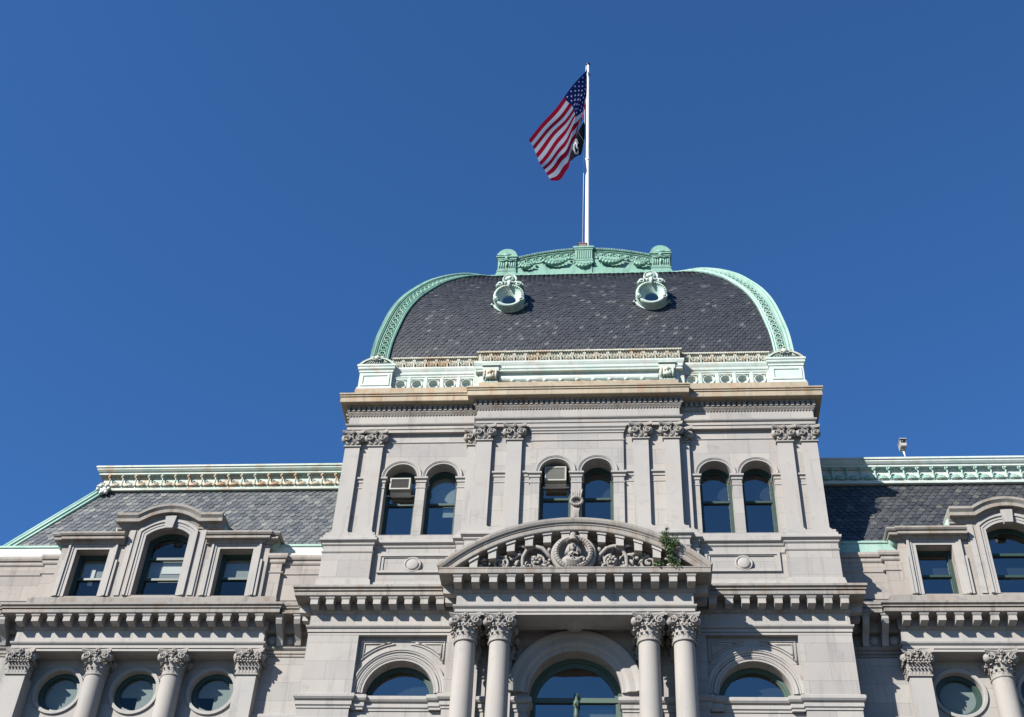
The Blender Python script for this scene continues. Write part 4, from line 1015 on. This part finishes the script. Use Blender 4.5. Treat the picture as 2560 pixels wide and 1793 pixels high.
for sx_ in (-1,1):
    for sy_ in (1,-1):
        b=MB(); xc,pc_=sx_*3.52,CY+sy_*4.0; h=.41
        b.box(xc-h,xc+h,pc_-h,pc_+h,44.2,45.45)
        sq=[(xc-h,pc_-h),(xc-h,pc_+h),(xc+h,pc_+h),(xc+h,pc_-h),(xc-h,pc_-h)]
        def ring_(prof,dh=0):
            q=[(xc-h-dh,pc_-h-dh),(xc-h-dh,pc_+h+dh),(xc+h+dh,pc_+h+dh),(xc+h+dh,pc_-h-dh)]
            b.sweep(q+[q[0]],prof)
        ring_([(0,44.2),(.07,44.2),(.07,44.38),(.03,44.44),(.03,44.52),(.05,44.55),(.05,44.6),(0,44.64)])
        ring_([(0,45.32),(.03,45.34),(.04,45.40),(.09,45.44),(.09,45.50),(-.4,45.51)])
        pts=[(-.46,45.50)]+[(.46*t,45.50+.50*math.sqrt(max(0,1-t*t*.97))) for t in [-1+i/6 for i in range(13)]]+[(.46,45.50)]
        b.prism([(xc+x,z) for x,z in pts],pc_+.1*sy_,pc_+.46*sy_); b.prism([(xc+x*.8,45.50+(z-45.50)*.8) for x,z in pts],pc_-.4,pc_+.4)
        b.prism_yz([(pc_+x,z) for x,z in pts],xc+.1*sx_,xc+.46*sx_)
        if sy_>0:
            for i in range(3):
                for q in (-1,1): b.tube([(xc+q*(.13+.1*i),pc_+h+.01,44.78),(xc+q*(.13+.1*i),pc_+h+.01,45.14)],.03,5)
            b.ball((xc,pc_+h+.05,45.40),(.10,.07,.12),8); b.ball((xc,pc_+h+.04,45.62),(.22,.05,.10),8); b.box(xc-h+.05,xc+h-.05,pc_+h,pc_+h+.04,44.62,44.68)
            b.tube([(xc-.35,pc_+h+.03,45.26),(xc-.15,pc_+h+.05,45.18),(xc,pc_+h+.06,45.27),(xc+.15,pc_+h+.05,45.18),(xc+.35,pc_+h+.03,45.26)],.045,6)
            b.tube([(xc,pc_+h+.04,45.1),(xc,pc_+h+.04,44.8)],[.07,.02],6)
        part('crest_post',b,M_CG,crest)

# ================================================================== WINGS
def wing(s):
    sd='left' if s<0 else 'right'
    def PT(name,b,mats,fix=True,parent=hall,label=None): return part(name,b,mats,parent,fix=fix,label=label)
    # walls
    b=MB(s)
    wall(b,10.5,19.2,15.0,23.6,-1.0,[op_circ(x,22.07,0.74) for x in (12.16,14.80,17.44)],0.40)
    b.box(8.6,10.56,-1.6,-.75,15.0,23.2); b.box(19.14,22.5,-1.6,-.75,15.0,23.2)
    b.box(8.6,22.5,-12,-0.9,0,15.0); b.box(22.3,22.5,-12,-0.9,15,27.3); b.box(8.5,22.5,-12.2,-12,0,27.3)
    PT('wall',b,M_ST,False)
    # small moulding frames of the flanking wall
    for x in (12.16,14.80,17.44):
        b=MB(s); b.lathe_p(x,22.07,[(.74,-1.35),(.74,-.96),(.765,-.955),(.765,-.935),(.855,-.935),(.87,-.955),(.87,-1.02)],44,sm=False); PT('round_surround',b,M_STP)
        out=o_circ(x,22.07,.76); inn=o_circ(x,22.07,.60)
        window(hall,x,out,inn,-1.30,glassmat=M_GLD,blind=[(22.0,22.9,M_BLG,0.05),(21.3,22.0,M_BLG,0.05,x-.62,x-.02)] if (s<0 and x<16) else [(21.3,22.9,M_BLG,0.05)],sx=s,frame=M_FR)
    # giant order
    for i,x in enumerate((10.89,13.50,16.13,18.77)):
        rd=i in (1,2)
        o=link('column' if rd else 'pilaster',None,hall,(s*x,.68 if rd else .36,0))
        if rd:
            link('shaft',WCM,o); link('capital',ME_CL,o,(0,0,22.35))
        else:
            link('shaft',WPM,o); link('capital',ME_CP,o,(0,0,22.35))
    EP=[(10.52,-.75),(10.52,-.35),(19.2,-.35),(19.2,-.75)]
    AR2=[(o if o>-.2 else -.66,z) for o,z in ARC]
    b=MB(s); b.sweep(EP,AR2); PT('entablature',b,M_STP)
    b=MB(s); b.sweep([(10.52,-.9),(10.52,-.35),(19.2,-.35),(19.2,-.9)],CO); c=PT('cornice',b,M_COR)
    for i in range(16): link('modillion',MOD,c,(s*(10.69+.557*i),.27,24.38))
    # recessed junction bays with long scroll brackets
    for xa,xb in ((8.6,10.56),(19.14,22.5)):
        b=MB(s); 
        b.sweep([(xa,-.72),(xb,-.72)],ARC)
        e0,e1=(xa,9.95) if xa<10 else (19.78,xb)
        b.box(e0,e1,-1.0,.08,24.40,24.55); b.box(e0,e1,-1.0,.12,24.57,24.66); b.box(e0,e1,-1.0,.15,24.66,24.76); b.box(xa,xb,-1.0,-.5,24.0,24.40)
        PT('junction_cornice',b,M_COR)
        xsb=(9.40,10.02) if xa<10 else (19.7,20.3,20.9,21.5)
        for xx in xsb:
            b=MB(s); w_=.105
            b.prism_yz([(-.74,24.36),(.02,24.36),(.02,24.22),(-.02,24.15),(-.06,24.08),(-.20,23.98),(-.40,23.85),(-.52,23.70),(-.58,23.56),(-.62,23.54),(-.74,23.54)],xx-w_,xx+w_)
            b.box(xx-w_-.03,xx+w_+.03,-.74,.05,24.34,24.40); PT('scroll_bracket',b,M_STP)
        b=MB(s)
        for xx in ((9.70,) if xa<10 else (20.0,20.6,21.2)): b.lathe_p(xx,23.80,[(.15,-.73),(.15,-.68),(.12,-.66),(.10,-.70),(.08,-.64),(0,-.62)],20)
        b.lathe_p(10.33 if xa<10 else 19.4,23.80,[(.15,-.73),(.15,-.68),(.12,-.66),(.10,-.70),(.08,-.64),(0,-.62)],20)
        PT('rosette',b,M_STP)
        b=MB(s); b.sweep([(xa,-.75),(xb,-.75)],[(o,z-.0) for o,z in BP]); PT('belt_course',b,M_STP)
    # attic
    b=MB(s)
    SM=(12.16,17.44); MID=14.80
    wall(b,10.99,13.35,24.8,27.65,-.50,[op_rect(12.16,.61,25.45,27.37)],.50)
    wall(b,16.25,18.61,24.8,27.65,-.50,[op_rect(17.44,.61,25.45,27.37)],.50)
    wall(b,13.35,16.25,24.8,28.75,-.44,[op_seg(14.80,.80,25.45,27.95,.33)],.56)
    for x in (13.35,16.25): b.box(x-.02,x+.02,-1.6,-.441,24.8,28.6)
    for x in (10.99,18.61): b.box(x-.02,x+.02,-2.2,-.501,24.8,27.6)
    b.box(10.46,10.97,-1.2,-.62,24.8,27.0); b.box(18.63,19.14,-1.2,-.62,24.8,27.0)
    wall(b,8.6,10.46,24.7,27.0,-.75); wall(b,19.14,22.5,24.7,27.0,-.75)
    b.box(22.3,22.5,-12,-.75,24.7,27.0)
    PT('attic_wall',b,M_ATT,False)
    b=MB(s); b.sweep([(8.6,-.75),(10.46,-.75),(10.46,-.46),(19.14,-.46),(19.14,-.75),(22.5,-.75)],[(-.3,24.75),(.10,24.76),(.10,25.30),(.05,25.34),(0,25.36),(0,25.40),(-.3,25.42)]); PT('attic_plinth',b,M_COR)
    for path in ([(8.6,-.75),(10.40,-.75),(10.40,-.62),(10.98,-.62)],[(18.62,-.62),(19.2,-.62),(19.2,-.75),(22.5,-.75)]):
        b=MB(s); b.sweep(path,[(-.3,26.84),(.02,26.84),(.05,26.89),(.05,26.98),(.02,26.985),(.02,27.0),(.09,27.03),(.12,27.11),(.12,27.20),(-.3,27.22)])
        b.sweep(path,[(-.1,26.42),(.0,26.42),(.03,26.45),(.03,26.49),(0,26.5),(-.1,26.5)])
        PT('attic_coping',b,M_ATT)
    for xa,xb in ((8.6,10.99),(18.61,22.3)):
        b=MB(s); b.box(xa,xb,-1.2,-.735,27.20,27.59); PT('flashing',b,M_CW if s<0 else M_CM)
    for xa,xb in ((8.6,10.99),(18.61,22.3)):
        b=MB(s); b.sweep([(xa,-.90),(xb,-.90)],[(-.3,27.60),(.17,27.60),(.20,27.63),(.20,27.69),(.15,27.72),(-.02,27.86),(-.3,27.92)])
        PT('gutter_flashing',b,M_CM)
    # dormers: surrounds and cornices
    for x in SM:
        b=MB(s); q=lambda d,h: [(x-.61-d,25.42),(x-.61-d,27.37+h),(x+.61+d,27.37+h),(x+.61+d,25.42)]
        b.ringprism(q(.30,.30),q(.22,.23),-.52,-.38,closed=False); b.ringprism(q(.22,.23),q(.13,.13),-.52,-.43,closed=False); b.ringprism(q(.13,.13),q(0,0),-.52,-.46,closed=False)
        b.box(x-1.02,x-.93,-.52,-.42,25.42,26.9); b.box(x+.93,x+1.02,-.52,-.42,25.42,26.9)
        PT('window_surround',b,M_STP)
        if x<14: pth=[(10.92,-1.6),(10.92,-.5),(11.2,-.5),(11.2,-.44),(13.30,-.44)]
        else: pth=[(16.30,-.44),(18.40,-.44),(18.40,-.5),(18.68,-.5),(18.68,-1.6)]
        b=MB(s); b.sweep(pth,[(-.3,27.55),(.03,27.55),(.05,27.60),(.11,27.63),(.11,27.66),(.24,27.67),(.24,27.76),(.20,27.765),(.20,27.785),(.28,27.80),(.32,27.86),(.31,27.93),(-.3,27.97)]); PT('dormer_cornice',b,M_COR)
        o_=[(x-.63,25.40),(x-.63,27.40),(x+.63,27.40),(x+.63,25.40)]; i_=[(x-.50,25.52),(x-.50,27.28),(x+.50,27.28),(x+.50,25.52)]
        bl=[(26.45,27.3,M_BLG if s<0 else M_BLB,.12)]
        if s<0 and x>16: bl.append((26.2,26.9,M_BL,.08,x-.05,x+.12))
        window(hall,x,o_,i_,-.95,rails=((26.38,.08),),blind=bl,sx=s,glassmat=M_GLM if s<0 else M_GL)
    b=MB(s); x=MID
    for d0,d1,pf in ((.30,.20,-.36),(.20,.10,-.40),(.10,.0,-.42)):
        b.ringprism(o_seg(x,.80+d0,25.42,27.95+d0*.6,.33+d0*.5),o_seg(x,.80+d1,25.42,27.95+d1*.6,.33+d1*.5),-.46,pf,closed=False)
    b.prism([(x-.14,28.18),(x+.14,28.18),(x+.21,28.72),(x-.21,28.72)],-.46,-.28)
    b.box(x-1.40,x-1.22,-.46,-.40,25.42,28.15); b.box(x+1.22,x+1.40,-.46,-.40,25.42,28.15)
    PT('window_surround',b,M_STP)
    b=MB(s); prof=[(-.3,28.16),(.04,28.16),(.04,28.22),(.08,28.27),(.10,28.32),(.10,28.38),(.26,28.40),(.26,28.53),(.29,28.56),(.34,28.62),(.34,28.72),(-.3,28.74)]
    R=(1.185**2+.40**2)/(2*.40); pth=[(12.84,28.72),(13.60,28.72)]+[(x+R*math.sin(a),28.72+.40-R+R*math.cos(a)) for a in [math.asin(1.185/R)*(-1+i/9) for i in range(1,18)]]+[(16.00,28.72),(16.76,28.72)]
    b.ribbon(pth,[(-1.9,-.52),(-.40,-.52),(-.40,-.45),(-.36,-.40),(-.34,-.34),(-.18,-.33),(-.18,-.20),(-.15,-.16),(-.10,-.10),(-.10,0),(-1.9,0)])
    PT('dormer_cornice',b,M_COR)
    b=MB(s); b.prism_yz([(-.5,28.7),(-.5,28.9),(-2.4,28.95),(-2.4,28.6)],x-1.9,x+1.9)
    for xx,zz in ((13.0,28.25),(16.6,28.25),(10.95,27.65),(18.65,27.65)):
        b.tube([(xx,-.55,zz+.05),(xx,-1.2,zz+.08),(xx,-2.0,zz+.1)],.26,12)
    b.prism([(11.0,27.6),(11.0,27.95),(13.2,27.95),(13.2,27.6)],-2.0,-.5); b.prism([(16.4,27.6),(16.4,27.95),(18.6,27.95),(18.6,27.6)],-2.0,-.5)
    PT('dormer_roof',b,M_CM)
    out=o_seg(x,.82,25.40,27.97,.33); inn=o_seg(x,.69,25.52,27.90,.28)
    bl=[(26.35,27.3,M_BLG,.12),(26.7,27.15,M_BL,.10,x-.55,x+.15)] if s<0 else [(26.2,26.8,M_BLB,.1)]
    window(hall,x,out,inn,-.95,rails=((27.22,.10),(26.36,.09)),blind=bl,sx=s,glassmat=M_GLM if s<0 else M_GL)
    # mansard
    roof=link('wing_roof',None,hall)
    za,pa,zb_,pb=27.80,-.97,31.35,-2.32
    xl0,xl1=21.2,18.75
    b=MB(s); b.add([(8.4,pa-.03,za),(xl0,pa-.03,za),(xl1,pb-.03,zb_),(8.4,pb-.03,zb_)],[(0,1,2,3)],tint=.2)
    b.add([(xl0,pa-.03,za),(xl0,-12,za),(xl1,-11,zb_),(xl1,pb-.03,zb_)],[(0,1,2,3)],tint=.2)
    b.add([(8.4,pb,zb_+.9),(xl1,pb,zb_+.9),(xl1,-11,zb_+.9),(8.4,-11,zb_+.9)],[(0,1,2,3)],tint=.2)
    b.add([(8.4,-12,za),(xl0,-12,za),(xl1,-11,zb_+.9),(8.4,-11,zb_+.9)],[(0,1,2,3)],tint=.2)
    part('roof_boarding',b,M_SL2,roof)
    b=MB(s); H=math.hypot(zb_-za,pa-pb); tz,tp=(zb_-za)/H,(pb-pa)/H; nz,npp=-tp,tz
    rn=random.Random(5 if s<0 else 6)
    def fn(x,s_,h): return (x,pa+tp*s_+npp*h,za+tz*s_+nz*h)
    s_=0.02; r=0
    while s_<H-.1:
        xe=xl0+(xl1-xl0)*(s_+.1)/H; scale_row(b,fn,8.4,xe-.05,s_,.262,.205,.5*(r%2),rn,.03); s_+=.205; r+=1
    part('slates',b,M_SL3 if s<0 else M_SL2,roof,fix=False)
    b=MB(s)
    P0=Vector((xl0+.02,pa+.06,za-.15)); P1=Vector((xl1+.02,pb+.06,zb_+.02))
    def lin(off,r_): b.tube([tuple(P0+Vector(off)),tuple(P1+Vector(off))],r_,8)
    lin((0,0,.03),.07); lin((-.16,.06,-.02),.035); lin((-.30,.03,-.06),.045)
    q=[P0+Vector((-.34,.0,-.1)),P0+Vector((0.05,.0,.02)),P1+Vector((0.05,.0,.02)),P1+Vector((-.34,.0,-.1))]
    b.add([tuple(v) for v in q]+[tuple(v+Vector((0,.05,.03))) for v in q],[(0,1,2,3),(7,6,5,4),(0,4,5,1),(1,5,6,2),(2,6,7,3),(3,7,4,0)])
    part('hip_flashing',b,M_CM,roof)
    # cresting cornice
    CRP=[(-.1,31.22),(.16,31.22),(.17,31.30),(.14,31.34),(.10,31.36),(.11,31.42),(.05,31.46),(.02,31.52),(.02,31.80),(.06,31.88),(.14,31.94),(.20,31.96),(.20,32.03),(.24,32.06),(.30,32.14),(.30,32.20),(.34,32.22),(.34,32.30),(-.1,32.36)]
    path=[(8.4,-2.28),(18.72,-2.28),(18.72,-11.2)]
    b=MB(s); b.sweep(path,CRP); part('roof_crest',b,M_CWR if s<0 else M_CW,roof)
    b=MB(s); rn=random.Random(9)
    n=19
    for i in range(n):
        x=8.9+.53*i; P_=-2.24
        b.ball((x,P_+.17,31.86),.055,7); b.spiral(x,P_+.12,31.86,.10,1.1,hand=s,tr=.028,n=14,bulge=.03)
        b.tube([(x,P_+.12,31.78),(x+.0,P_+.10,31.66),(x+.03,P_+.08,31.50),(x-.03,P_+.10,31.44)],[.035,.03,.04,.05],6)
        for k in range(5):
            a=math.pi*(.15+.7*k/4); xx=x+.265
            b.tube([(xx,P_+.06,31.48),(xx+.10*math.cos(a),P_+.10,31.48+.10*math.sin(a)),(xx+.19*math.cos(a),P_+.07,31.48+.17*math.sin(a))],[.03,.03,.012],5)
        b.tube([(x+.1,P_+.05,31.90),(x+.265,P_+.07,31.80+.1),(x+.43,P_+.05,31.90)],.022,5)
        b.tube([(x+.08,P_+.09,31.44),(x+.2,P_+.12,31.46),(x+.36,P_+.12,31.44),(x+.46,P_+.09,31.45)],[.03,.05,.05,.03],6)
    part('crest_anthemion',b,M_CRU if s<0 else M_CM,roof)
    b=MB(s); cx_,cp_,cz_=18.55,-2.1,31.2
    b.ball((cx_,cp_,cz_),(.22,.12,.18),8)
    for k in range(6): b.ball((cx_+.22*math.cos(k),cp_+.08,cz_+.18*math.sin(k)),.09,6)
    part('hip_ornament',b,M_CW,roof)
WCM=col_mesh(.345,.375,15.2,22.36)
_b=MB(); _b.box(-.335,.335,-.62,0,15.0,22.36); WPM=fixn(_b.mesh('shaft',M_STP))
wing(-1); wing(1)

# ================================================================== THINGS ON AND AROUND THE BUILDING
# flagpole
fp=thing('flagpole','tall white flagpole rising from the top of the slate dome','flagpole',(0.02,8.15,44.4))
b=MB(); b.lathe(0,0,[(.16,0),(.16,.3),(.118,.32),(.115,8),(.098,14),(.078,21.9),(.075,22.05),(.0,22.05)],16); part('pole',b,M_POLE,fp)
b=MB(); b.lathe(0,0,[(.0,22.05),(.12,22.07),(.13,22.14),(.10,22.22),(0,22.24)],12); b.box(.05,.16,-.03,.03,21.1,21.2); part('truck',b,M_DK,fp)
b=MB(); b.lathe(0,0,[(.10,13.25),(.15,13.3),(.15,13.38),(.10,13.42)],12); part('collar',b,M_POLE,fp)
b=MB(); b.tube([(-.13,.1,21.9),(-.20,.12,14),(-.26,.12,1.0)],.010,5); part('halyard',b,M_POLE,fp)
b=MB(); b.box(-.22,.14,-3.85,-3.60,46.05,46.21); b.box(-.26,.18,-3.88,-3.58,46.21,46.25)
jb=part('junction_box',b,M_BRN,None); jb['label']='small brown metal box at the foot of the flagpole on the copper crest'; jb['category']='box'

# flags: control points (x, p, z) computed for their place beside the pole
def lerp(a,c,t): return tuple(a[i]+(c[i]-a[i])*t for i in range(3))
def tab(T,v):
    ks=[k for k,_ in T]
    for i in range(len(T)-1):
        if v<=ks[i+1]+1e-9: return lerp(T[i][1],T[i+1][1],(v-ks[i])/(ks[i+1]-ks[i]))
    return T[-1][1]
US={
 'H':[(0,(-0.03, -8.1, 65.99)),(0.25,(-0.03, -7.72, 64.07)),(0.54,(-0.07, -7.35, 62.34)),(0.77,(-0.22, -7.1, 60.59)),(1,(-0.56, -6.95, 58.89))],
 'S':[(0,(-0.03, -8.05, 65.72)),(0.25,(-0.04, -7.68, 63.24)),(0.54,(-0.12, -7.3, 61.22)),(0.77,(-0.36, -7.05, 59.44)),(1,(-0.68, -6.9, 57.84))],
 'F':[(0,(-0.03, -8.0, 65.83)),(0.25,(-0.2, -7.55, 63.15)),(0.54,(-0.64, -7.15, 60.27)),(0.77,(-0.84, -6.95, 58.12)),(1,(-0.88, -6.85, 56.06))],
 'M':[(0,(-1.53, -5.5, 59.22)),(0.25,(-1.32, -5.9, 58.54)),(0.54,(-1.34, -6.0, 56.78)),(0.77,(-1.34, -6.0, 55.38)),(1,(-1.11, -6.2, 54.22))],
 'E':[(0,(-2.75, -3.1, 53.37)),(0.12,(-2.6, -3.4, 53.26)),(0.54,(-2.19, -4.2, 52.65)),(0.77,(-1.94, -4.6, 52.48)),(1,(-1.7, -5.1, 52.54))],
}
BK={
 'H':[ (0,(-0.13, -8.1, 61.14)),(1,(-0.14, -8.1, 59.6)) ],
 'A':[ (0,(-0.4, -7.9, 60.2)),(1,(-0.29, -7.8, 58.09)) ],
 'Bm':[ (0,(-0.68, -7.7, 59.23)),(0.5,(-0.64, -7.5, 58.09)),(1,(-0.46, -7.6, 57.47)) ],
 'Cc':[ (0,(-0.91, -7.6, 58.26)),(1,(-0.72, -7.5, 57.03)) ],
 'Dd':[ (0,(-1.13, -7.7, 57.48)),(1,(-1.18, -7.8, 57.05)) ],
}
flag=thing('american_flag','large United States flag with stars and stripes hanging half folded from the flagpole top','flag',US['H'][0][1] and (0,0,0))
def quad3(a,m,c,t):          # quadratic through a (t=0), m (t=.5), c (t=1)
    return tuple(a[i]*(1-t)*(1-2*t)+m[i]*4*t*(1-t)+c[i]*t*(2*t-1) for i in range(3))
NR,NC=13*6,150
stars=[]
for r in range(9):
    for c in range(6 if r%2==0 else 5):
        stars.append(((0.4/12)*(2*c+1+(r%2)), (7/13/10)*(r+1)))
def star_at(u,v):
    U=u*1.7
    for su,sv in stars:
        dx=U-su*1.7; dz=sv-v; d=math.hypot(dx,dz)
        if d<.034:
            a=(math.atan2(dz,dx)-math.pi/2)%(2*math.pi/5); a=abs(a-math.pi/5); R=.026; 
            r=R*.382*math.cos(0)/max(.2,math.cos(0)) ; t=1-a/(math.pi/5)
            lim=R*(.42+.58*(1-abs(t-0)) ) if False else R*(.42+.58*(a/(math.pi/5))**1.6)
            if d<max(lim*.9,.012): return True
    return False
b=MB(); V=[]
for j in range(NR+1):
    v=j/NR; uf=max(.03,v*.74) if v<.54 else .4+(v-.54)*.33
    H,S,F,M_,E_=(tab(US[k],v) for k in ('H','S','F','M','E'))
    for i in range(NC+1):
        u=i/NC
        if u<uf:
            P_=quad3(H,S,F,u/uf)
        else:
            t=(u-uf)/(1-uf); P_=quad3(F,M_,E_,t)
            w=math.sin(t*math.pi)*.10*math.sin(t*9+v*4.0)+.05*math.sin(v*13+t*5); P_=(P_[0],P_[1]+w,P_[2])
        V.append(P_)
b.add(V,[],0)
for j in range(NR):
    v=(j+.5)/NR; st=int(v*13)
    for i in range(NC):
        u=(i+.5)/NC
        if u<.4 and st<7: mi=1 if star_at(u,v) else 2
        else: mi=0 if st%2==0 else 1
        b.smooth.add(len(b.f)); b.f.append([j*(NC+1)+i,j*(NC+1)+i+1,(j+1)*(NC+1)+i+1,(j+1)*(NC+1)+i]); b.mi.append(mi)
o=part('cloth',b,[M_RED,M_WHT,M_BLU],flag,fix=False)
b=MB(); b.tube([US['H'][0][1],(-.08,-8.1,US['H'][0][1][2]+.15)],.02,5); b.tube([US['H'][-1][1],(-.05,-8.1,US['H'][-1][1][2]+.1)],.008,4); part('clips',b,M_POLE,flag)
fl2=thing('black_flag','small black flag with a white round emblem hanging below the striped flag','flag',(0,0,0))
b=MB(); V=[]; nr,nc=40,60; K=['H','A','Bm','Cc','Dd']
for j in range(nr+1):
    v=j/nr; rr=[tab(BK[k],v) for k in K]
    for i in range(nc+1):
        u=i/nc*4; k=min(3,int(u)); t=u-k
        a=rr[max(k-1,0)];p1=rr[k];p2=rr[k+1];p3=rr[min(k+2,4)]
        P_=tuple(.5*(2*p1[q]+(-a[q]+p2[q])*t+(2*a[q]-5*p1[q]+4*p2[q]-p3[q])*t*t+(-a[q]+3*p1[q]-3*p2[q]+p3[q])*t**3) for q in range(3))
        V.append((P_[0],P_[1]+.08*math.sin(u*2.2+v*2),P_[2]))
b.add(V,[],0)
def blk(u,v):
    x=(u-.52)/.125; z=(.50-v)/.34; d=math.hypot(x,z)
    if d<.98:
        if d>.90: return 1
        if d>.84: return 0
        # dark profile of a bowed head and shoulders, watch tower at the right
        if math.hypot((x+.12)/.36,(z-.18)/.42)<1: return 0
        if z<-.15 and abs(x+.15)<.25+(-.15-z)*.9: return 0
        if .48<x<.60 and z>-.4: return 0
        return 1
    if 1.08<d<1.20 and z>.1 and int(math.atan2(z,x)*9)%2==0: return 1
    if 1.10<d<1.20 and z<-.3 and int(math.atan2(z,x)*11)%3!=0: return 1
    return 0
for j in range(nr):
    for i in range(nc):
        b.smooth.add(len(b.f)); b.f.append([j*(nc+1)+i,j*(nc+1)+i+1,(j+1)*(nc+1)+i+1,(j+1)*(nc+1)+i]); b.mi.append(blk((i+.5)/nc,(j+.5)/nr))
part('cloth',b,[M_BLK,M_WHT],fl2,fix=False)


for t_,l_ in ((flag,(0,8.1,62.0)),(fl2,(-.1,8.1,60.0))):
    t_.location=l_
    for c_ in t_.children: c_.location=(-l_[0],-l_[1],-l_[2])
# air conditioners held in the window heads
def aircon(x0,x1,z0,z1,p0,p1,label,bright):
    t=thing('air_conditioner',label,'air conditioner',((x0+x1)/2,-p0,z0),'air conditioners in the arched tower windows')
    w=(x1-x0)/2; h=z1-z0; d=p1-p0; b=MB(); e=.045
    b.box(-w,w,0,d-.03,0,h)
    b.ringprism([(-w-.01,-.01),(w+.01,-.01),(w+.01,h+.01),(-w-.01,h+.01)],[(-w+e,e),(w-e,e),(w-e,h-e),(-w+e,h-e)],d-.05,d+.02)
    part('housing',b,M_AC,t)
    b=MB(); b.box(-w+e,w-e,d-.04,d-.02,e,h-e)
    n=14
    for i in range(n): z=e+(h-2*e)*(i+.5)/n; b.prism_yz([(d-.03,z-.012),(d+.0,z-.004),(d-.0,z+.004),(d-.03,z+.006)],-w+e,w-e)
    part('grille',b,M_AC if bright else M_ACD,t)
    b=MB(); b.box(-w-.22,w+.25,d*.25,d*.25+.03,-.045,-.01); b.box(-w,w,.05,d*.6,-.03,0); part('support_bar',b,M_POLE,t)
    return t
aircon(-6.76,-6.03,29.38,29.86,-.25,.28,'grey metal air conditioner with dark grille in leftmost arched tower window','' )
aircon(-1.15,-.40,29.50,30.10,.02,.55,'taller beige air conditioner in the arched window above the pediment',True)

# camera on the right wing roof
t=thing('security_camera','small white security camera on a short post on the right wing roof edge','security camera',(12.20,2.0,32.3))
b=MB(); b.tube([(.02,0,0),(-.02,.0,.40)],.032,8); part('post',b,M_POLE,t)
b=MB(); b.box(-.13,.09,-.15,.24,.40,.68); b.box(-.15,.11,-.2,.30,.68,.71); b.box(-.08,.04,-.1,.10,.34,.41); part('housing',b,M_GREYM,t)
b=MB(); b.lathe_p(-.02,.60,[(.0,.27),(.05,.27),(.06,.25),(.06,.2)],12); b.box(-.11,.07,.241,.25,.54,.66); part('lens',b,M_DK,t)

# shrub growing in the pediment
t=thing('shrub','green leafy shrub growing out of the right end of the carved pediment','shrub',(3.08,-2.2,24.62)); t.scale=(.80,1,.95)
rn=random.Random(21)
b=MB(); stems=[[(.1,0,0),(.05,.2,.4),(-.12,.34,.85),(-.2,.36,1.3)],[(.15,0,0),(.25,.25,.5),(.2,.36,.95)],[(-.1,0,0),(-.3,.2,.1),(-.55,.25,.12)],[(.2,0,0),(.3,.2,.12),(.35,.2,.2)],[(-.05,.25,.5),(-.3,.4,.9)]]
for st in stems: b.tube(st,[.03]+[.02]*(len(st)-2)+[.01],5)
part('stems',b,M_TWIG,t)
b=MB(); cl=[(.05,.25,.30,.22),(.15,.25,.12,.25),(-.02,.32,.62,.22),(-.12,.38,.95,.24),(.15,.40,.98,.22),(-.18,.40,1.22,.15),(-.30,.42,1.0,.16),(.02,.42,.80,.2),(-.45,.25,.08,.2),(-.62,.22,.06,.14),(.28,.25,.05,.15),(-.1,.42,1.4,.08),(.30,.42,.85,.12)]
for cx_,cp_,cz_,r in cl:
    for i in range(int(120*(r/.2)**1.6)+14):
        d=Vector((rn.gauss(0,1),rn.gauss(0,1),rn.gauss(0,1))).normalized()*r*rn.random()**.5
        c=Vector((cx_,cp_,cz_))+d; L_=rn.uniform(.035,.075); a=Vector((rn.gauss(0,1),rn.gauss(0,1),rn.gauss(0,.6))).normalized()
        u_=a.cross(Vector((rn.gauss(0,1),rn.gauss(0,1),rn.gauss(0,1)))).normalized()*L_*.42
        b.add([tuple(c),tuple(c+a*L_*.5+u_),tuple(c+a*L_),tuple(c+a*L_*.5-u_)],[(0,1,2,3)],mi=rn.choice((0,0,1)))
part('foliage',b,[M_LEAF,M_LEAF2],t,fix=False)

# ground
N=NT('asphalt'); n_=N.noise(3,detail=8,rough=.7); N.bsdf(N.mix(n_,(0.035,0.035,0.037),(0.075,0.073,0.07)),.9,N.bump(n_,.3,.01)); M_ASP=N.m
N=NT('pavement'); br=N.n('ShaderNodeTexBrick'); br.inputs['Scale'].default_value=1; br.inputs['Color1'].default_value=(.09,.088,.085,1); br.inputs['Color2'].default_value=(.11,.105,.10,1); br.inputs['Mortar'].default_value=(.12,.12,.11,1); br.inputs['Brick Width'].default_value=1.2; br.inputs['Row Height'].default_value=1.2; br.inputs['Mortar Size'].default_value=.02; N.l(N.pos(),br.inputs['Vector']); N.bsdf(br.outputs[0],.85); M_PAV=N.m
me=bpy.data.meshes.new('ground'); me.from_pydata([(-900,-900,0),(900,-900,0),(900,900,0),(-900,900,0)],[],[(0,1,2,3)]); me.materials.append(M_ASP); link('ground',me,kind='structure')
b=MB(); b.box(-60,60,-13,12,0.004,.14); part('pavement',b,M_PAV,None,kind='structure')
b=MB(); b.box(-120,120,30,120,0.004,.14); part('pavement',b,M_PAV,None,kind='structure')
